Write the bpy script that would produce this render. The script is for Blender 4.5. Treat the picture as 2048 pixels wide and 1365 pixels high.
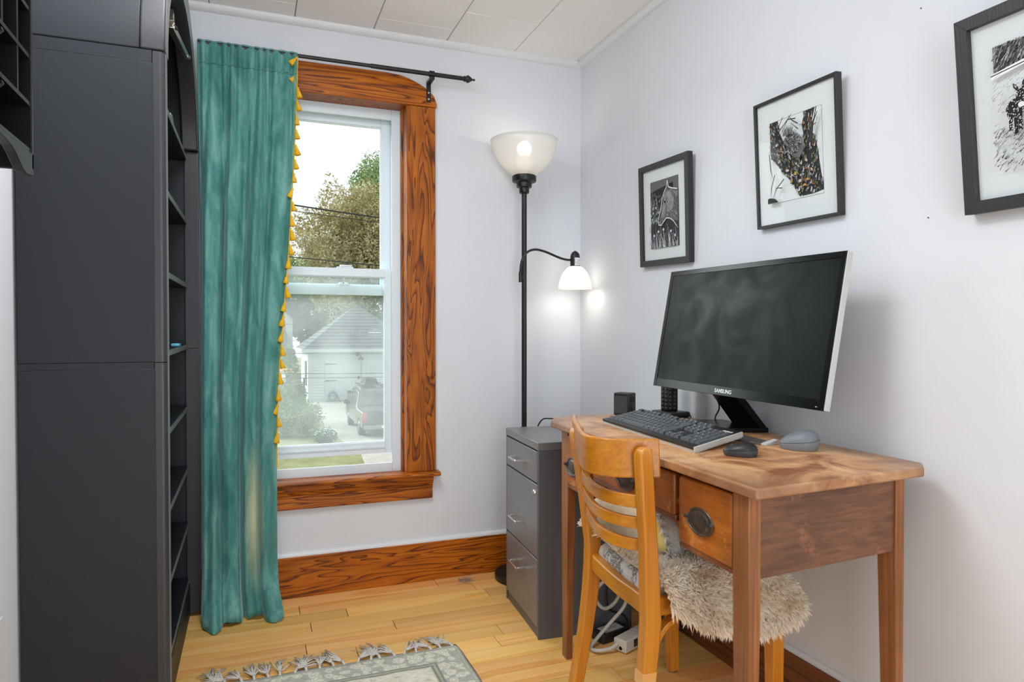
import bpy, math, random
from mathutils import Vector, Matrix, noise
rnd = random.Random(7)
for o in list(bpy.data.objects): bpy.data.objects.remove(o, do_unlink=True)
SC = bpy.context.scene
COL = SC.collection

# ------------------------------------------------ camera, sky, lights, exposure
cd = bpy.data.cameras.new('camera'); cam = bpy.data.objects.new('camera', cd); COL.objects.link(cam)
cd.sensor_width = 36.0; cd.lens = 24.0; cd.clip_start = 0.02; cd.clip_end = 400
CAM = Vector((-1.460, -2.913, 1.080))
cam.location = CAM
cam.rotation_euler = (math.radians(90 - 0.71), 0, math.radians(-20.9))
SC.camera = cam
SC.view_settings.view_transform = 'Standard'; SC.view_settings.look = 'None'
SC.view_settings.gamma = 1.0; SC.view_settings.use_curve_mapping = False
SC.view_settings.exposure = 0.0
w = bpy.data.worlds.new('overcast_sky'); SC.world = w; w.use_nodes = True
bg = w.node_tree.nodes['Background']
bg.inputs[0].default_value = (0.93, 0.965, 1.0, 1); bg.inputs[1].default_value = 1.15

def area(name, loc, rot, size, power, col=(1, 1, 1), sizey=None):
    l = bpy.data.lights.new(name, 'AREA'); l.energy = power; l.color = col; l.size = size
    if sizey: l.shape = 'RECTANGLE'; l.size_y = sizey
    o = bpy.data.objects.new(name, l); o.location = loc; o.rotation_euler = rot; COL.objects.link(o); return o
def point(name, loc, power, col, r=0.03):
    l = bpy.data.lights.new(name, 'POINT'); l.energy = power; l.color = col; l.shadow_soft_size = r
    o = bpy.data.objects.new(name, l); o.location = loc; COL.objects.link(o); return o
sd = bpy.data.lights.new('bright_sky_sun', 'SUN'); sd.energy = 5.0; sd.angle = math.radians(50); sd.color = (0.93, 0.97, 1.0)
sun = bpy.data.objects.new('bright_sky_sun', sd); COL.objects.link(sun)
sun.rotation_euler = Vector((0.62, -0.62, -0.48)).to_track_quat('-Z', 'Y').to_euler()
# added fill lamps out of view: overhead, upward at the ceiling, behind the camera
area('overhead_fill_light', (-1.42, -1.42, 2.31), (0, math.radians(0), 0), 0.5, 15.5, (0.95, 0.97, 1.0), 0.9)
area('upward_fill_light', (-1.40, -1.55, 1.92), (math.radians(180), 0, 0), 0.7, 11, (0.96, 0.98, 1.0))  # floating fill added to brighten the ceiling, no fixture here
area('rear_fill_light', (-1.0, -4.0, 1.05), (math.radians(90), 0, 0), 1.0, 31, (0.82, 0.91, 1.0), 2.0)  # added fill, the wall behind it has no opening

# ------------------------------------------------ helpers
def lin(c):
    c = c / 255.0
    return c / 12.92 if c <= 0.04045 else ((c + 0.055) / 1.055) ** 2.4
def rgb(r, g, b): return (lin(r), lin(g), lin(b), 1.0)

class MB:
    def __init__(s): s.v = []; s.f = []; s.m = []
    def add(s, vs, fs, mi=0):
        b = len(s.v); s.v += [tuple(p) for p in vs]; s.f += [[b + i for i in f] for f in fs]; s.m += [mi] * len(fs); return s
    def box(s, x0, x1, y0, y1, z0, z1, mi=0):
        vs = [(x, y, z) for z in (z0, z1) for y in (y0, y1) for x in (x0, x1)]
        return s.add(vs, [(0, 2, 3, 1), (4, 5, 7, 6), (0, 1, 5, 4), (2, 6, 7, 3), (0, 4, 6, 2), (1, 3, 7, 5)], mi)
    def hexa(s, lo, hi, mi=0):           # two quads (4 points each, same winding): bottom and top
        return s.add(list(lo) + list(hi), [(3, 2, 1, 0), (4, 5, 6, 7), (0, 1, 5, 4), (1, 2, 6, 5), (2, 3, 7, 6), (3, 0, 4, 7)], mi)
    def prism(s, pts, off, mi=0):        # polygon (3-D points) extruded by vector off
        n = len(pts); off = Vector(off); a = [Vector(p) for p in pts]; b = [p + off for p in a]
        return s.add(a + b, [list(range(n))[::-1], list(range(n, 2 * n))] + [(i, (i + 1) % n, n + (i + 1) % n, n + i) for i in range(n)], mi)
    def tube(s, pts, r, n=10, mi=0, cap=True):
        pts = [Vector(p) for p in pts]; k = len(pts); rs = r if isinstance(r, (list, tuple)) else [r] * k
        b = len(s.v); up = None
        for i in range(k):
            t = (pts[min(i + 1, k - 1)] - pts[max(i - 1, 0)]).normalized()
            if up is None:
                up = Vector((0, 0, 1)) if abs(t.z) < 0.9 else Vector((1, 0, 0))
            u = t.cross(up).normalized(); up = u.cross(t).normalized()
            for j in range(n):
                a = 2 * math.pi * j / n; s.v.append(tuple(pts[i] + (u * math.cos(a) + up * math.sin(a)) * rs[i]))
        for i in range(k - 1):
            for j in range(n):
                s.f.append([b + i * n + j, b + i * n + (j + 1) % n, b + (i + 1) * n + (j + 1) % n, b + (i + 1) * n + j]); s.m.append(mi)
        if cap:
            s.f.append([b + j for j in range(n)][::-1]); s.f.append([b + (k - 1) * n + j for j in range(n)]); s.m += [mi, mi]
        return s
    def lathe(s, prof, c, n=32, mi=0, axis='z', close=False):   # prof: (r, h)
        b = len(s.v); c = Vector(c)
        for r, h in prof:
            for j in range(n):
                a = 2 * math.pi * j / n; p = (r * math.cos(a), r * math.sin(a), h)
                if axis == 'x': p = (h, p[0], p[1])
                if axis == 'y': p = (p[0], h, p[1])
                s.v.append(tuple(c + Vector(p)))
        k = len(prof)
        for i in range(k if close else k - 1):
            for j in range(n):
                i2 = (i + 1) % k
                s.f.append([b + i * n + j, b + i * n + (j + 1) % n, b + i2 * n + (j + 1) % n, b + i2 * n + j]); s.m.append(mi)
        return s
    def sweep(s, path, prof, mi=0, cap=True, closed=False):     # path of (origin, X axis, Y axis); prof 2-D
        b = len(s.v); n = len(prof); k = len(path)
        for o, X, Y in path:
            for p in prof: s.v.append(tuple(Vector(o) + Vector(X) * p[0] + Vector(Y) * p[1]))
        for i in range(k if closed else k - 1):
            i2 = (i + 1) % k
            for j in range(n):
                s.f.append([b + i * n + j, b + i * n + (j + 1) % n, b + i2 * n + (j + 1) % n, b + i2 * n + j]); s.m.append(mi)
        if cap and not closed:
            s.f.append([b + j for j in range(n)][::-1]); s.f.append([b + (k - 1) * n + j for j in range(n)]); s.m += [mi, mi]
        return s
    def grid(s, fn, nu, nv, mi=0):
        b = len(s.v)
        for i in range(nu + 1):
            for j in range(nv + 1): s.v.append(tuple(fn(i / nu, j / nv)))
        for i in range(nu):
            for j in range(nv):
                a = b + i * (nv + 1) + j
                s.f.append([a, a + nv + 1, a + nv + 2, a + 1]); s.m.append(mi)
        return s
    def build(s, name, mats, parent=None, bev=0, smooth=False, seg=2, local=False, sol=0):
        me = bpy.data.meshes.new(name); me.from_pydata(s.v, [], s.f)
        if not isinstance(mats, (list, tuple)): mats = [mats]
        for m in mats: me.materials.append(m)
        if len(mats) > 1: me.polygons.foreach_set('material_index', s.m)
        import bmesh
        bm = bmesh.new(); bm.from_mesh(me)
        bmesh.ops.recalc_face_normals(bm, faces=bm.faces); bm.to_mesh(me); bm.free()
        if smooth: me.polygons.foreach_set('use_smooth', [True] * len(me.polygons))
        me.update()
        o = bpy.data.objects.new(name, me); COL.objects.link(o)
        if parent is not None:
            o.parent = parent
            if not local and parent.type == 'EMPTY': o.matrix_parent_inverse = Matrix.Translation(-parent.location)
        if sol:
            md = o.modifiers.new('solid', 'SOLIDIFY'); md.thickness = sol; md.offset = 0
        if bev:
            md = o.modifiers.new('bevel', 'BEVEL'); md.width = bev; md.segments = seg; md.limit_method = 'ANGLE'; md.angle_limit = math.radians(40)
            md.harden_normals = False
        if smooth == 'auto' or bev:
            me.polygons.foreach_set('use_smooth', [True] * len(me.polygons))
            try:
                me.set_sharp_from_angle(angle=math.radians(35))
            except Exception: pass
        return o
def tag(o, label=None, cat=None, group=None, kind=None):
    if label: o['label'] = label
    if cat: o['category'] = cat
    if group: o['group'] = group
    if kind: o['kind'] = kind
    return o
def thing(name, label, cat, loc=(0, 0, 0), group=None, kind=None, rot=None):
    o = bpy.data.objects.new(name, None); o.location = loc; o.empty_display_size = 0.05; COL.objects.link(o)
    if rot: o.rotation_euler = rot
    return tag(o, label, cat, group, kind)
def struct(o): o['kind'] = 'structure'; return o
def text_mesh(name, body, size, M, mat, parent, ext=0.0004):
    cu = bpy.data.curves.new(name, 'FONT'); cu.body = body; cu.size = size; cu.extrude = ext; cu.align_x = 'CENTER'; cu.align_y = 'CENTER'
    cu.resolution_u = 3; cu.offset = size * 0.02
    t = bpy.data.objects.new(name, cu); COL.objects.link(t)
    dg = bpy.context.evaluated_depsgraph_get(); me = bpy.data.meshes.new_from_object(t.evaluated_get(dg))
    bpy.data.objects.remove(t, do_unlink=True)
    me.transform(M); me.materials.clear(); me.materials.append(mat)
    o = bpy.data.objects.new(name, me); COL.objects.link(o); o.parent = parent
    if parent.type == 'EMPTY': o.matrix_parent_inverse = Matrix.Translation(-parent.location)
    return o
def rot2(x, y, a): return (x * math.cos(a) - y * math.sin(a), x * math.sin(a) + y * math.cos(a))

# ------------------------------------------------ materials
def newmat(name):
    m = bpy.data.materials.new(name); m.use_nodes = True; nt = m.node_tree
    return m, nt, nt.nodes['Principled BSDF']
def nd(nt, t, **kw):
    n = nt.nodes.new(t)
    for k, v in kw.items():
        if k in n.bl_rna.properties: setattr(n, k, v)
        else: n.inputs[k].default_value = v
    return n
def ramp(nt, fac, stops):
    r = nt.nodes.new('ShaderNodeValToRGB'); e = r.color_ramp.elements
    while len(e) > 1: e.remove(e[0])
    e[0].position, e[0].color = stops[0]
    for p, c in stops[1:]:
        q = e.new(p); q.color = c
    nt.links.new(fac, r.inputs[0]); return r.outputs[0]
def coords(nt, scale=(1, 1, 1), out='Object', rot=(0, 0, 0)):
    tc = nt.nodes.new('ShaderNodeTexCoord'); mp = nt.nodes.new('ShaderNodeMapping')
    mp.inputs['Scale'].default_value = scale; mp.inputs['Rotation'].default_value = rot
    nt.links.new(tc.outputs[out], mp.inputs[0]); return mp.outputs[0]
def mixc(nt, fac, a, b, mode='MIX'):
    m = nt.nodes.new('ShaderNodeMix'); m.data_type = 'RGBA'; m.blend_type = mode
    for s, v in ((m.inputs[0], fac), (m.inputs[6], a), (m.inputs[7], b)):
        if hasattr(v, 'is_linked') or hasattr(v, 'links'): nt.links.new(v, s)
        else: s.default_value = v
    return m.outputs[2]
def bump(nt, bs, h, strength=0.2, dist=0.002):
    b = nt.nodes.new('ShaderNodeBump'); b.inputs['Strength'].default_value = strength; b.inputs['Distance'].default_value = dist
    nt.links.new(h, b.inputs['Height']); nt.links.new(b.outputs[0], bs.inputs['Normal'])
def plain(name, c, rough=0.5, metal=0.0, var=0.0, vs=12, bm=0.0, bs=180, spec=0.5, sheen=0, coat=0, tint=None, emit=0, det=3):
    m, nt, b = newmat(name); b.inputs['Base Color'].default_value = c; b.inputs['Roughness'].default_value = rough
    b.inputs['Metallic'].default_value = metal; b.inputs['Specular IOR Level'].default_value = spec
    b.inputs['Coat Weight'].default_value = coat; b.inputs['Sheen Weight'].default_value = sheen
    if emit: b.inputs['Emission Color'].default_value = c; b.inputs['Emission Strength'].default_value = emit
    if var or bm:
        v = coords(nt)
        if var:
            n = nd(nt, 'ShaderNodeTexNoise', Scale=vs, Detail=det); nt.links.new(v, n.inputs[0])
            d = tuple(x * (1 - var) for x in c[:3]) + (1,); l = tuple(min(1, x * (1 + var)) for x in c[:3]) + (1,)
            if tint: l = tint
            nt.links.new(ramp(nt, n.outputs[0], [(0.3, d), (0.7, l)]), b.inputs['Base Color'])
        if bm:
            n2 = nd(nt, 'ShaderNodeTexNoise', Scale=bs, Detail=2); nt.links.new(v, n2.inputs[0]); bump(nt, b, n2.outputs[0], bm)
    return m
def wood(name, stops, axis=0, along=0.6, across=7, K=7, fine=0.35, rough=0.38, coat=0.15, dist=0.5, dirt=0, dirtc=None, rnd_obj=False, bm=0.12, finesc=170, blotch=0.0, spec=0.5):
    m, nt, b = newmat(name)
    sc = [across] * 3; sc[axis] = along
    v = coords(nt, sc)
    if rnd_obj:
        oi = nt.nodes.new('ShaderNodeObjectInfo'); ad = nt.nodes.new('ShaderNodeVectorMath'); ad.operation = 'ADD'
        mu = nt.nodes.new('ShaderNodeMath'); mu.operation = 'MULTIPLY'; mu.inputs[1].default_value = 57.3
        nt.links.new(oi.outputs['Random'], mu.inputs[0]); nt.links.new(v, ad.inputs[0]); nt.links.new(mu.outputs[0], ad.inputs[1]); v = ad.outputs[0]
    n = nd(nt, 'ShaderNodeTexNoise', Scale=1.0, Detail=2.0, Roughness=0.45, Distortion=dist); nt.links.new(v, n.inputs[0])
    mk = nt.nodes.new('ShaderNodeMath'); mk.operation = 'MULTIPLY'; mk.inputs[1].default_value = K; nt.links.new(n.outputs[0], mk.inputs[0])
    fr = nt.nodes.new('ShaderNodeMath'); fr.operation = 'FRACT'; nt.links.new(mk.outputs[0], fr.inputs[0])
    col = ramp(nt, fr.outputs[0], stops)
    sf = [finesc] * 3; sf[axis] = 3.0
    vf = coords(nt, sf); nf = nd(nt, 'ShaderNodeTexNoise', Scale=1.0, Detail=3.0); nt.links.new(vf, nf.inputs[0])
    g = ramp(nt, nf.outputs[0], [(0.3, (0.55, 0.5, 0.45, 1)), (0.6, (1, 1, 1, 1))])
    col = mixc(nt, fine, col, g, 'MULTIPLY')
    if blotch:
        vb = coords(nt); nb = nd(nt, 'ShaderNodeTexNoise', Scale=4.0, Detail=4.0, Roughness=0.6); nt.links.new(vb, nb.inputs[0])
        col = mixc(nt, blotch, col, ramp(nt, nb.outputs[0], [(0.35, (0.45, 0.4, 0.36, 1)), (0.62, (1.25, 1.2, 1.12, 1))]), 'MULTIPLY')
    if dirt:
        vb = coords(nt); nb = nd(nt, 'ShaderNodeTexNoise', Scale=9.0, Detail=5.0, Roughness=0.7); nt.links.new(vb, nb.inputs[0])
        fac = ramp(nt, nb.outputs[0], [(0.58, (0, 0, 0, 1)), (0.66, (dirt, dirt, dirt, 1))])
        col = mixc(nt, fac, col, dirtc)
    if rnd_obj:
        hv = nt.nodes.new('ShaderNodeHueSaturation'); mr = nt.nodes.new('ShaderNodeMapRange'); mr.inputs[3].default_value = 0.74; mr.inputs[4].default_value = 1.06; hm = nt.nodes.new('ShaderNodeMapRange'); hm.inputs[3].default_value = 0.488; hm.inputs[4].default_value = 0.508; wn = nt.nodes.new('ShaderNodeTexWhiteNoise'); wn.noise_dimensions = '1D'; nt.links.new(oi.outputs['Random'], wn.inputs['W']); nt.links.new(wn.outputs['Value'], hm.inputs[0]); nt.links.new(hm.outputs[0], hv.inputs['Hue'])
        nt.links.new(oi.outputs['Random'], mr.inputs[0]); nt.links.new(mr.outputs[0], hv.inputs['Value']); nt.links.new(col, hv.inputs['Color']); col = hv.outputs[0]
    nt.links.new(col, b.inputs['Base Color']); b.inputs['Specular IOR Level'].default_value = spec; b.inputs['Roughness'].default_value = rough; b.inputs['Coat Weight'].default_value = coat; b.inputs['Coat Roughness'].default_value = 0.25
    bump(nt, b, nf.outputs[0], bm, 0.001)
    return m
FIRST = [(0.0, rgb(186, 106, 16)), (0.5, rgb(170, 90, 10)), (0.72, rgb(146, 72, 10)), (0.88, rgb(88, 40, 10)), (1.0, rgb(178, 98, 14))]
M = {}
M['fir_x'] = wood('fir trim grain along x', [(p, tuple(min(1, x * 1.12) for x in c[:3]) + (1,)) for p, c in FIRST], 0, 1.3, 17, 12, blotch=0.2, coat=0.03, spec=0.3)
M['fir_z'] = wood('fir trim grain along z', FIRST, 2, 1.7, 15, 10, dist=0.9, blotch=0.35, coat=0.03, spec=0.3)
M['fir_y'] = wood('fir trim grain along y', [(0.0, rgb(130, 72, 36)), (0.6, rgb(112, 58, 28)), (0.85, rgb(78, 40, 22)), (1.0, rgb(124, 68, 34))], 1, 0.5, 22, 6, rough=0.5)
M['kb_body'] = plain('black keyboard plastic', rgb(24, 25, 27), 0.45)
M['floor'] = wood('honey maple boards', [(0.0, rgb(255, 206, 126)), (0.5, rgb(253, 196, 110)), (0.85, rgb(244, 178, 90)), (1.0, rgb(255, 203, 120))], 0, 0.8, 10, 4, fine=0.16, rough=0.4, coat=0.1, rnd_obj=True, bm=0.05)
M['desk_y'] = wood('worn walnut stain grain along y', [(0.0, rgb(140, 84, 50)), (0.6, rgb(124, 70, 40)), (1.0, rgb(136, 80, 46))], 1, 1.0, 16, 4, fine=0.6, rough=0.42, dirt=0.55, dirtc=rgb(176, 108, 60), blotch=0.5)
M['desk_x'] = wood('worn walnut stain grain along x', [(0.0, rgb(132, 88, 60)), (0.6, rgb(114, 74, 50)), (1.0, rgb(128, 84, 56))], 0, 1.5, 26, 4, fine=0.7, rough=0.5, dirt=0.4, dirtc=rgb(172, 112, 74), blotch=0.4)
M['desk_z'] = wood('worn walnut stain grain along z', [(0.0, rgb(166, 108, 62)), (0.6, rgb(146, 90, 48)), (1.0, rgb(160, 104, 58))], 2, 1.0, 18, 4, fine=0.75, rough=0.5, dirt=0.35, dirtc=rgb(170, 108, 68), blotch=0.4)
M['drawer'] = wood('worn amber drawer front', [(0.0, rgb(190, 112, 40)), (0.6, rgb(172, 96, 30)), (1.0, rgb(186, 108, 38))], 1, 1.6, 14, 3, fine=0.5, rough=0.36, coat=0.15, dirt=0.8, dirtc=rgb(214, 140, 76), blotch=0.75)
M['chair_z'] = wood('honey beech grain along z', [(0.0, rgb(212, 138, 40)), (0.6, rgb(200, 124, 30)), (1.0, rgb(210, 136, 38))], 2, 1.2, 22, 3, fine=0.35, rough=0.35, coat=0.2)
M['chair_y'] = wood('honey beech grain along y', [(0.0, rgb(208, 136, 30)), (0.6, rgb(190, 118, 18)), (1.0, rgb(204, 132, 28))], 1, 1.2, 22, 3, fine=0.4, rough=0.33, coat=0.2, blotch=0.25)
M['shelf_black'] = plain('black grained laminate', rgb(25, 29, 35), 0.46, var=0.1, vs=400, bm=0.25, bs=900, spec=0.4)
M['shelf_edge'] = plain('satin black edge band', rgb(48, 49, 52), 0.36, spec=0.5, bm=0.15, bs=700)
M['cubby'] = plain('black stained wood', rgb(13, 14, 17), 0.36, var=0.25, vs=30, spec=0.35)
M['black_metal'] = plain('black powder coat', rgb(26, 26, 28), 0.38)
M['wall'] = plain('white wall paint', rgb(226, 229, 234), 0.62, var=0.012, vs=6, bm=0.06, bs=260, spec=0.3)
M['ceiling'] = plain('white fibre ceiling tile', rgb(245, 244, 243), 0.85, var=0.03, vs=260, bm=0.25, bs=420, spec=0.1)
M['edge_window_lit'] = plain('satin edge with painted window light', rgb(104, 106, 104), 0.35, spec=0.5)  # window light painted into the tone of the bookcase's front edges
M['gap'] = plain('dark joint', rgb(40, 32, 26), 0.9)
M['trimwhite'] = plain('white gloss trim paint', rgb(228, 229, 230), 0.4)
M['vinyl'] = plain('white window vinyl', rgb(236, 249, 255), 0.4)
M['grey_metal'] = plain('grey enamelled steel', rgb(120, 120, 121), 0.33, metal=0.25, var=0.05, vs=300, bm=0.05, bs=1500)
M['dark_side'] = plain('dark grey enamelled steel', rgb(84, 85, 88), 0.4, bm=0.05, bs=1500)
M['chrome'] = plain('chrome', rgb(220, 220, 222), 0.14, metal=1)
M['nickel'] = plain('zinc plated steel', rgb(190, 182, 170), 0.3, metal=1)
M['pewter'] = plain('aged dark brass', rgb(96, 92, 86), 0.36, metal=0.75, var=0.3, vs=60)
M['gloss_black'] = plain('glossy black plastic', rgb(14, 14, 16), 0.22, spec=0.2)
M['black_plastic'] = plain('black plastic', rgb(34, 35, 37), 0.42)
M['key'] = plain('charcoal key plastic', rgb(84, 87, 91), 0.45)
M['white_print'] = plain('white print', rgb(236, 236, 236), 0.6)
M['silver'] = plain('silver grey plastic', rgb(196, 199, 196), 0.4)
M['grey_plastic'] = plain('slate grey plastic', rgb(120, 126, 132), 0.45)
M['dark_plastic'] = plain('charcoal rubber', rgb(62, 64, 67), 0.5)
M['cable_black'] = plain('black cable', rgb(22, 22, 23), 0.5)
M['cable_white'] = plain('ivory cable', rgb(196, 190, 178), 0.5)
M['ivory'] = plain('ivory plastic', rgb(206, 200, 188), 0.45)
M['mat_board'] = plain('white mat board', rgb(232, 234, 235), 0.8)
M['paper'] = plain('paper', rgb(238, 240, 241), 0.8)
M['frame_black'] = plain('black painted frame', rgb(40, 39, 40), 0.45, bm=0.1, bs=200)
M['yellow'] = plain('mustard tassel yarn', rgb(236, 182, 28), 0.8, var=0.15, vs=300)
M['tape'] = plain('clear tape', rgb(222, 164, 96), 0.2)
def shade_glass(name, tr, col, em=0):
    m, nt, b = newmat(name); nt.nodes.remove(b); out = nt.nodes['Material Output']
    d = nd(nt, 'ShaderNodeBsdfDiffuse'); d.inputs[0].default_value = col
    t = nd(nt, 'ShaderNodeBsdfTranslucent'); t.inputs[0].default_value = col
    g = nd(nt, 'ShaderNodeBsdfGlossy', Roughness=0.3); g.inputs[0].default_value = (1, 1, 1, 1)
    a = nt.nodes.new('ShaderNodeMixShader'); a.inputs[0].default_value = tr; nt.links.new(d.outputs[0], a.inputs[1]); nt.links.new(t.outputs[0], a.inputs[2])
    rf = nd(nt, 'ShaderNodeBsdfRefraction', Roughness=0.95, IOR=1.03); rf.inputs[0].default_value = (1, 1, 1, 1)
    a2 = nt.nodes.new('ShaderNodeMixShader'); a2.inputs[0].default_value = 0.3; nt.links.new(a.outputs[0], a2.inputs[1]); nt.links.new(rf.outputs[0], a2.inputs[2]); a = a2
    c = nt.nodes.new('ShaderNodeMixShader'); c.inputs[0].default_value = 0.05; nt.links.new(a.outputs[0], c.inputs[1]); nt.links.new(g.outputs[0], c.inputs[2])
    nt.links.new(c.outputs[0], out.inputs[0]); return m
M['frosted'] = shade_glass('frosted white glass', 0.45, (0.9, 0.9, 0.88, 1))
def pane(name, haze, tint):
    m, nt, b = newmat(name); nt.nodes.remove(b); out = nt.nodes['Material Output']
    t = nd(nt, 'ShaderNodeBsdfTransparent'); t.inputs[0].default_value = tint
    g = nd(nt, 'ShaderNodeBsdfGlossy', Roughness=0.02)
    fr = nd(nt, 'ShaderNodeFresnel', IOR=1.16); ge = nt.nodes.new('ShaderNodeNewGeometry'); iv = nt.nodes.new('ShaderNodeMath'); iv.operation = 'SUBTRACT'; iv.inputs[0].default_value = 1.0; nt.links.new(ge.outputs['Backfacing'], iv.inputs[1])
    fm = nt.nodes.new('ShaderNodeMath'); fm.operation = 'MULTIPLY'; nt.links.new(fr.outputs[0], fm.inputs[0]); nt.links.new(iv.outputs[0], fm.inputs[1])
    a = nt.nodes.new('ShaderNodeMixShader'); nt.links.new(fm.outputs[0], a.inputs[0]); nt.links.new(t.outputs[0], a.inputs[1]); nt.links.new(g.outputs[0], a.inputs[2])
    last = a
    if haze:
        d = nd(nt, 'ShaderNodeBsdfTranslucent'); d.inputs[0].default_value = (0.86, 0.92, 0.92, 1)
        h = nt.nodes.new('ShaderNodeMixShader'); v = coords(nt, (5, 5, 4)); n = nd(nt, 'ShaderNodeTexNoise', Scale=1.3, Detail=4.0); nt.links.new(v, n.inputs[0])
        f = ramp(nt, n.outputs[0], [(0.3, (haze * 0.6,) * 3 + (1,)), (0.7, (haze * 1.3,) * 3 + (1,))])
        nt.links.new(f, h.inputs[0]); nt.links.new(a.outputs[0], h.inputs[1]); nt.links.new(d.outputs[0], h.inputs[2]); last = h
    nt.links.new(last.outputs[0], out.inputs[0]); return m
M['glass'] = pane('clear window glass', 0, (0.97, 0.99, 0.98, 1))
M['hazy_glass'] = pane('hazy window glass', 0.15, (0.95, 0.98, 0.97, 1))
M['picture_glass'] = pane('picture glass', 0, (0.97, 0.98, 0.98, 1))
# ------------------------------------------------ the room shell
XL, YF, ZC = -1.955, -4.10, 2.350
OPL, OPR, OPB, OPT = -1.500, -0.838, 0.460, 2.055      # window opening in the back wall
b = MB(); b.box(XL - .15, OPL - .012, 0, .15, -.05, 2.5).box(OPR + .012, .15, 0, .15, -.05, 2.5).box(OPL - .012, OPR + .012, 0, .15, -.05, OPB - .012).box(OPL - .012, OPR + .012, 0, .15, OPT + .012, 2.5)
struct(b.build('wall_back', M['wall']))
struct(MB().box(0, .15, YF - .15, 0, -.05, 2.5).build('wall_right', M['wall']))
struct(MB().box(XL - .15, XL, YF - .15, 0, -.05, 2.5).build('wall_left', M['wall']))
struct(MB().box(XL, 0, YF - .15, YF, -.05, 2.5).build('wall_front', M['wall']))
# floor: maple boards along x, each a part
fl = struct(MB().box(XL, 0, YF, 0, -.06, -.006).build('floor', M['gap']))
def plank(x0, x1, y0, y1):
    g, c = .0011, .0004; x0 += g; x1 -= g; y0 += g; y1 -= g
    b = MB(); b.hexa([(x0, y0, -.006), (x1, y0, -.006), (x1, y1, -.006), (x0, y1, -.006)], [(x0, y0, -c), (x1, y0, -c), (x1, y1, -c), (x0, y1, -c)])
    b.hexa([(x0, y0, -c), (x1, y0, -c), (x1, y1, -c), (x0, y1, -c)], [(x0 + c, y0 + c, 0), (x1 - c, y0 + c, 0), (x1 - c, y1 - c, 0), (x0 + c, y1 - c, 0)])
    return b.build('board', M['floor'], fl)
JOIN = {1: [-1.29, -.58], 2: [-1.12, -.55], 3: [-1.26, -.40], 4: [-.97], 5: [-1.29, -.30], 6: [-1.13, -.62], 7: [-.66], 8: [-1.4, -.31], 0: [-.72]}
for k in range(46):
    y1 = -.016 - .088 * k; y0 = y1 - .088
    js = JOIN.get(k)
    if js is None:
        js = []; x = XL + rnd.uniform(.15, .9)
        while x < -.15: js.append(x); x += rnd.uniform(.5, 1.2)
    xs = [XL] + js + [0]
    for a, c in zip(xs, xs[1:]): plank(a, c, max(y0, YF), y1)
# ceiling of square fibre tiles laid half-bond
ce = struct(MB().box(XL, 0, YF, 0, ZC + .006, ZC + .1).build('ceiling', M['gap']))
def ctile(x0, x1, y0, y1):
    g, c = .0012, .002; x0 = max(x0, XL) + g; x1 = min(x1, 0) - g; y0 = max(y0, YF) + g; y1 = min(y1, 0) - g
    if x1 - x0 < .02 or y1 - y0 < .02: return
    b = MB(); b.hexa([(x0 + c, y0 + c, ZC), (x1 - c, y0 + c, ZC), (x1 - c, y1 - c, ZC), (x0 + c, y1 - c, ZC)], [(x0, y0, ZC + .003), (x1, y0, ZC + .003), (x1, y1, ZC + .003), (x0, y1, ZC + .003)])
    b.hexa([(x0, y0, ZC + .003), (x1, y0, ZC + .003), (x1, y1, ZC + .003), (x0, y1, ZC + .003)], [(x0, y0, ZC + .006), (x1, y0, ZC + .006), (x1, y1, ZC + .006), (x0, y1, ZC + .006)])
    b.build('ceiling_tile', M['ceiling'], ce)
for i in range(-1, 7):
    x1 = -.029 - .3155 * i; off = -.137 if i % 2 == 0 else -.307
    for j in range(-1, 13): ctile(x1 - .3155, x1, off - .331 * (j + 1), off - .331 * j)
# cove between walls and ceiling, skirting boards, white bead on top of them
def cove(name, path):
    prof = [(0, 0), (0, -.026)] + [(.026 * (1 - math.cos(a)) if 0 else .026 * math.sin(a), -.026 * math.cos(a)) for a in [math.radians(t) for t in (12, 30, 48, 66, 82)]] + [(.026, 0)]
    b = MB(); (p0, nrm, p1) = path
    b.sweep([(p0, nrm, (0, 0, 1)), (p1, nrm, (0, 0, 1))], prof); return struct(b.build(name, M['trimwhite']))
cove('trim_1', ((XL, 0, ZC), (0, -1, 0), (0, 0, ZC)))
cove('trim_2', ((0, 0, ZC), (-1, 0, 0), (0, YF, ZC)))
cove('trim_3', ((XL, 0, ZC), (1, 0, 0), (XL, YF, ZC)))
bb = struct(MB().box(XL, 0, -.020, 0, 0, .166).build('baseboard_back', M['fir_x'], bev=.003))
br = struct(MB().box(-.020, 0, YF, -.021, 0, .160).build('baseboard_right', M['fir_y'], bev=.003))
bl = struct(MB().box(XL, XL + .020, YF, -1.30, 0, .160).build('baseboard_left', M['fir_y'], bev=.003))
prof = [(0, 0), (.014, 0), (.013, .006), (.008, .013), (0, .016)]
struct(MB().sweep([((XL, 0, .166), (0, -1, 0), (0, 0, 1)), ((0, 0, .166), (0, -1, 0), (0, 0, 1))], prof).build('trim_4', M['trimwhite']))
struct(MB().sweep([((0, -.021, .160), (-1, 0, 0), (0, 0, 1)), ((0, YF, .160), (-1, 0, 0), (0, 0, 1))], prof).build('trim_5', M['trimwhite']))

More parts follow.
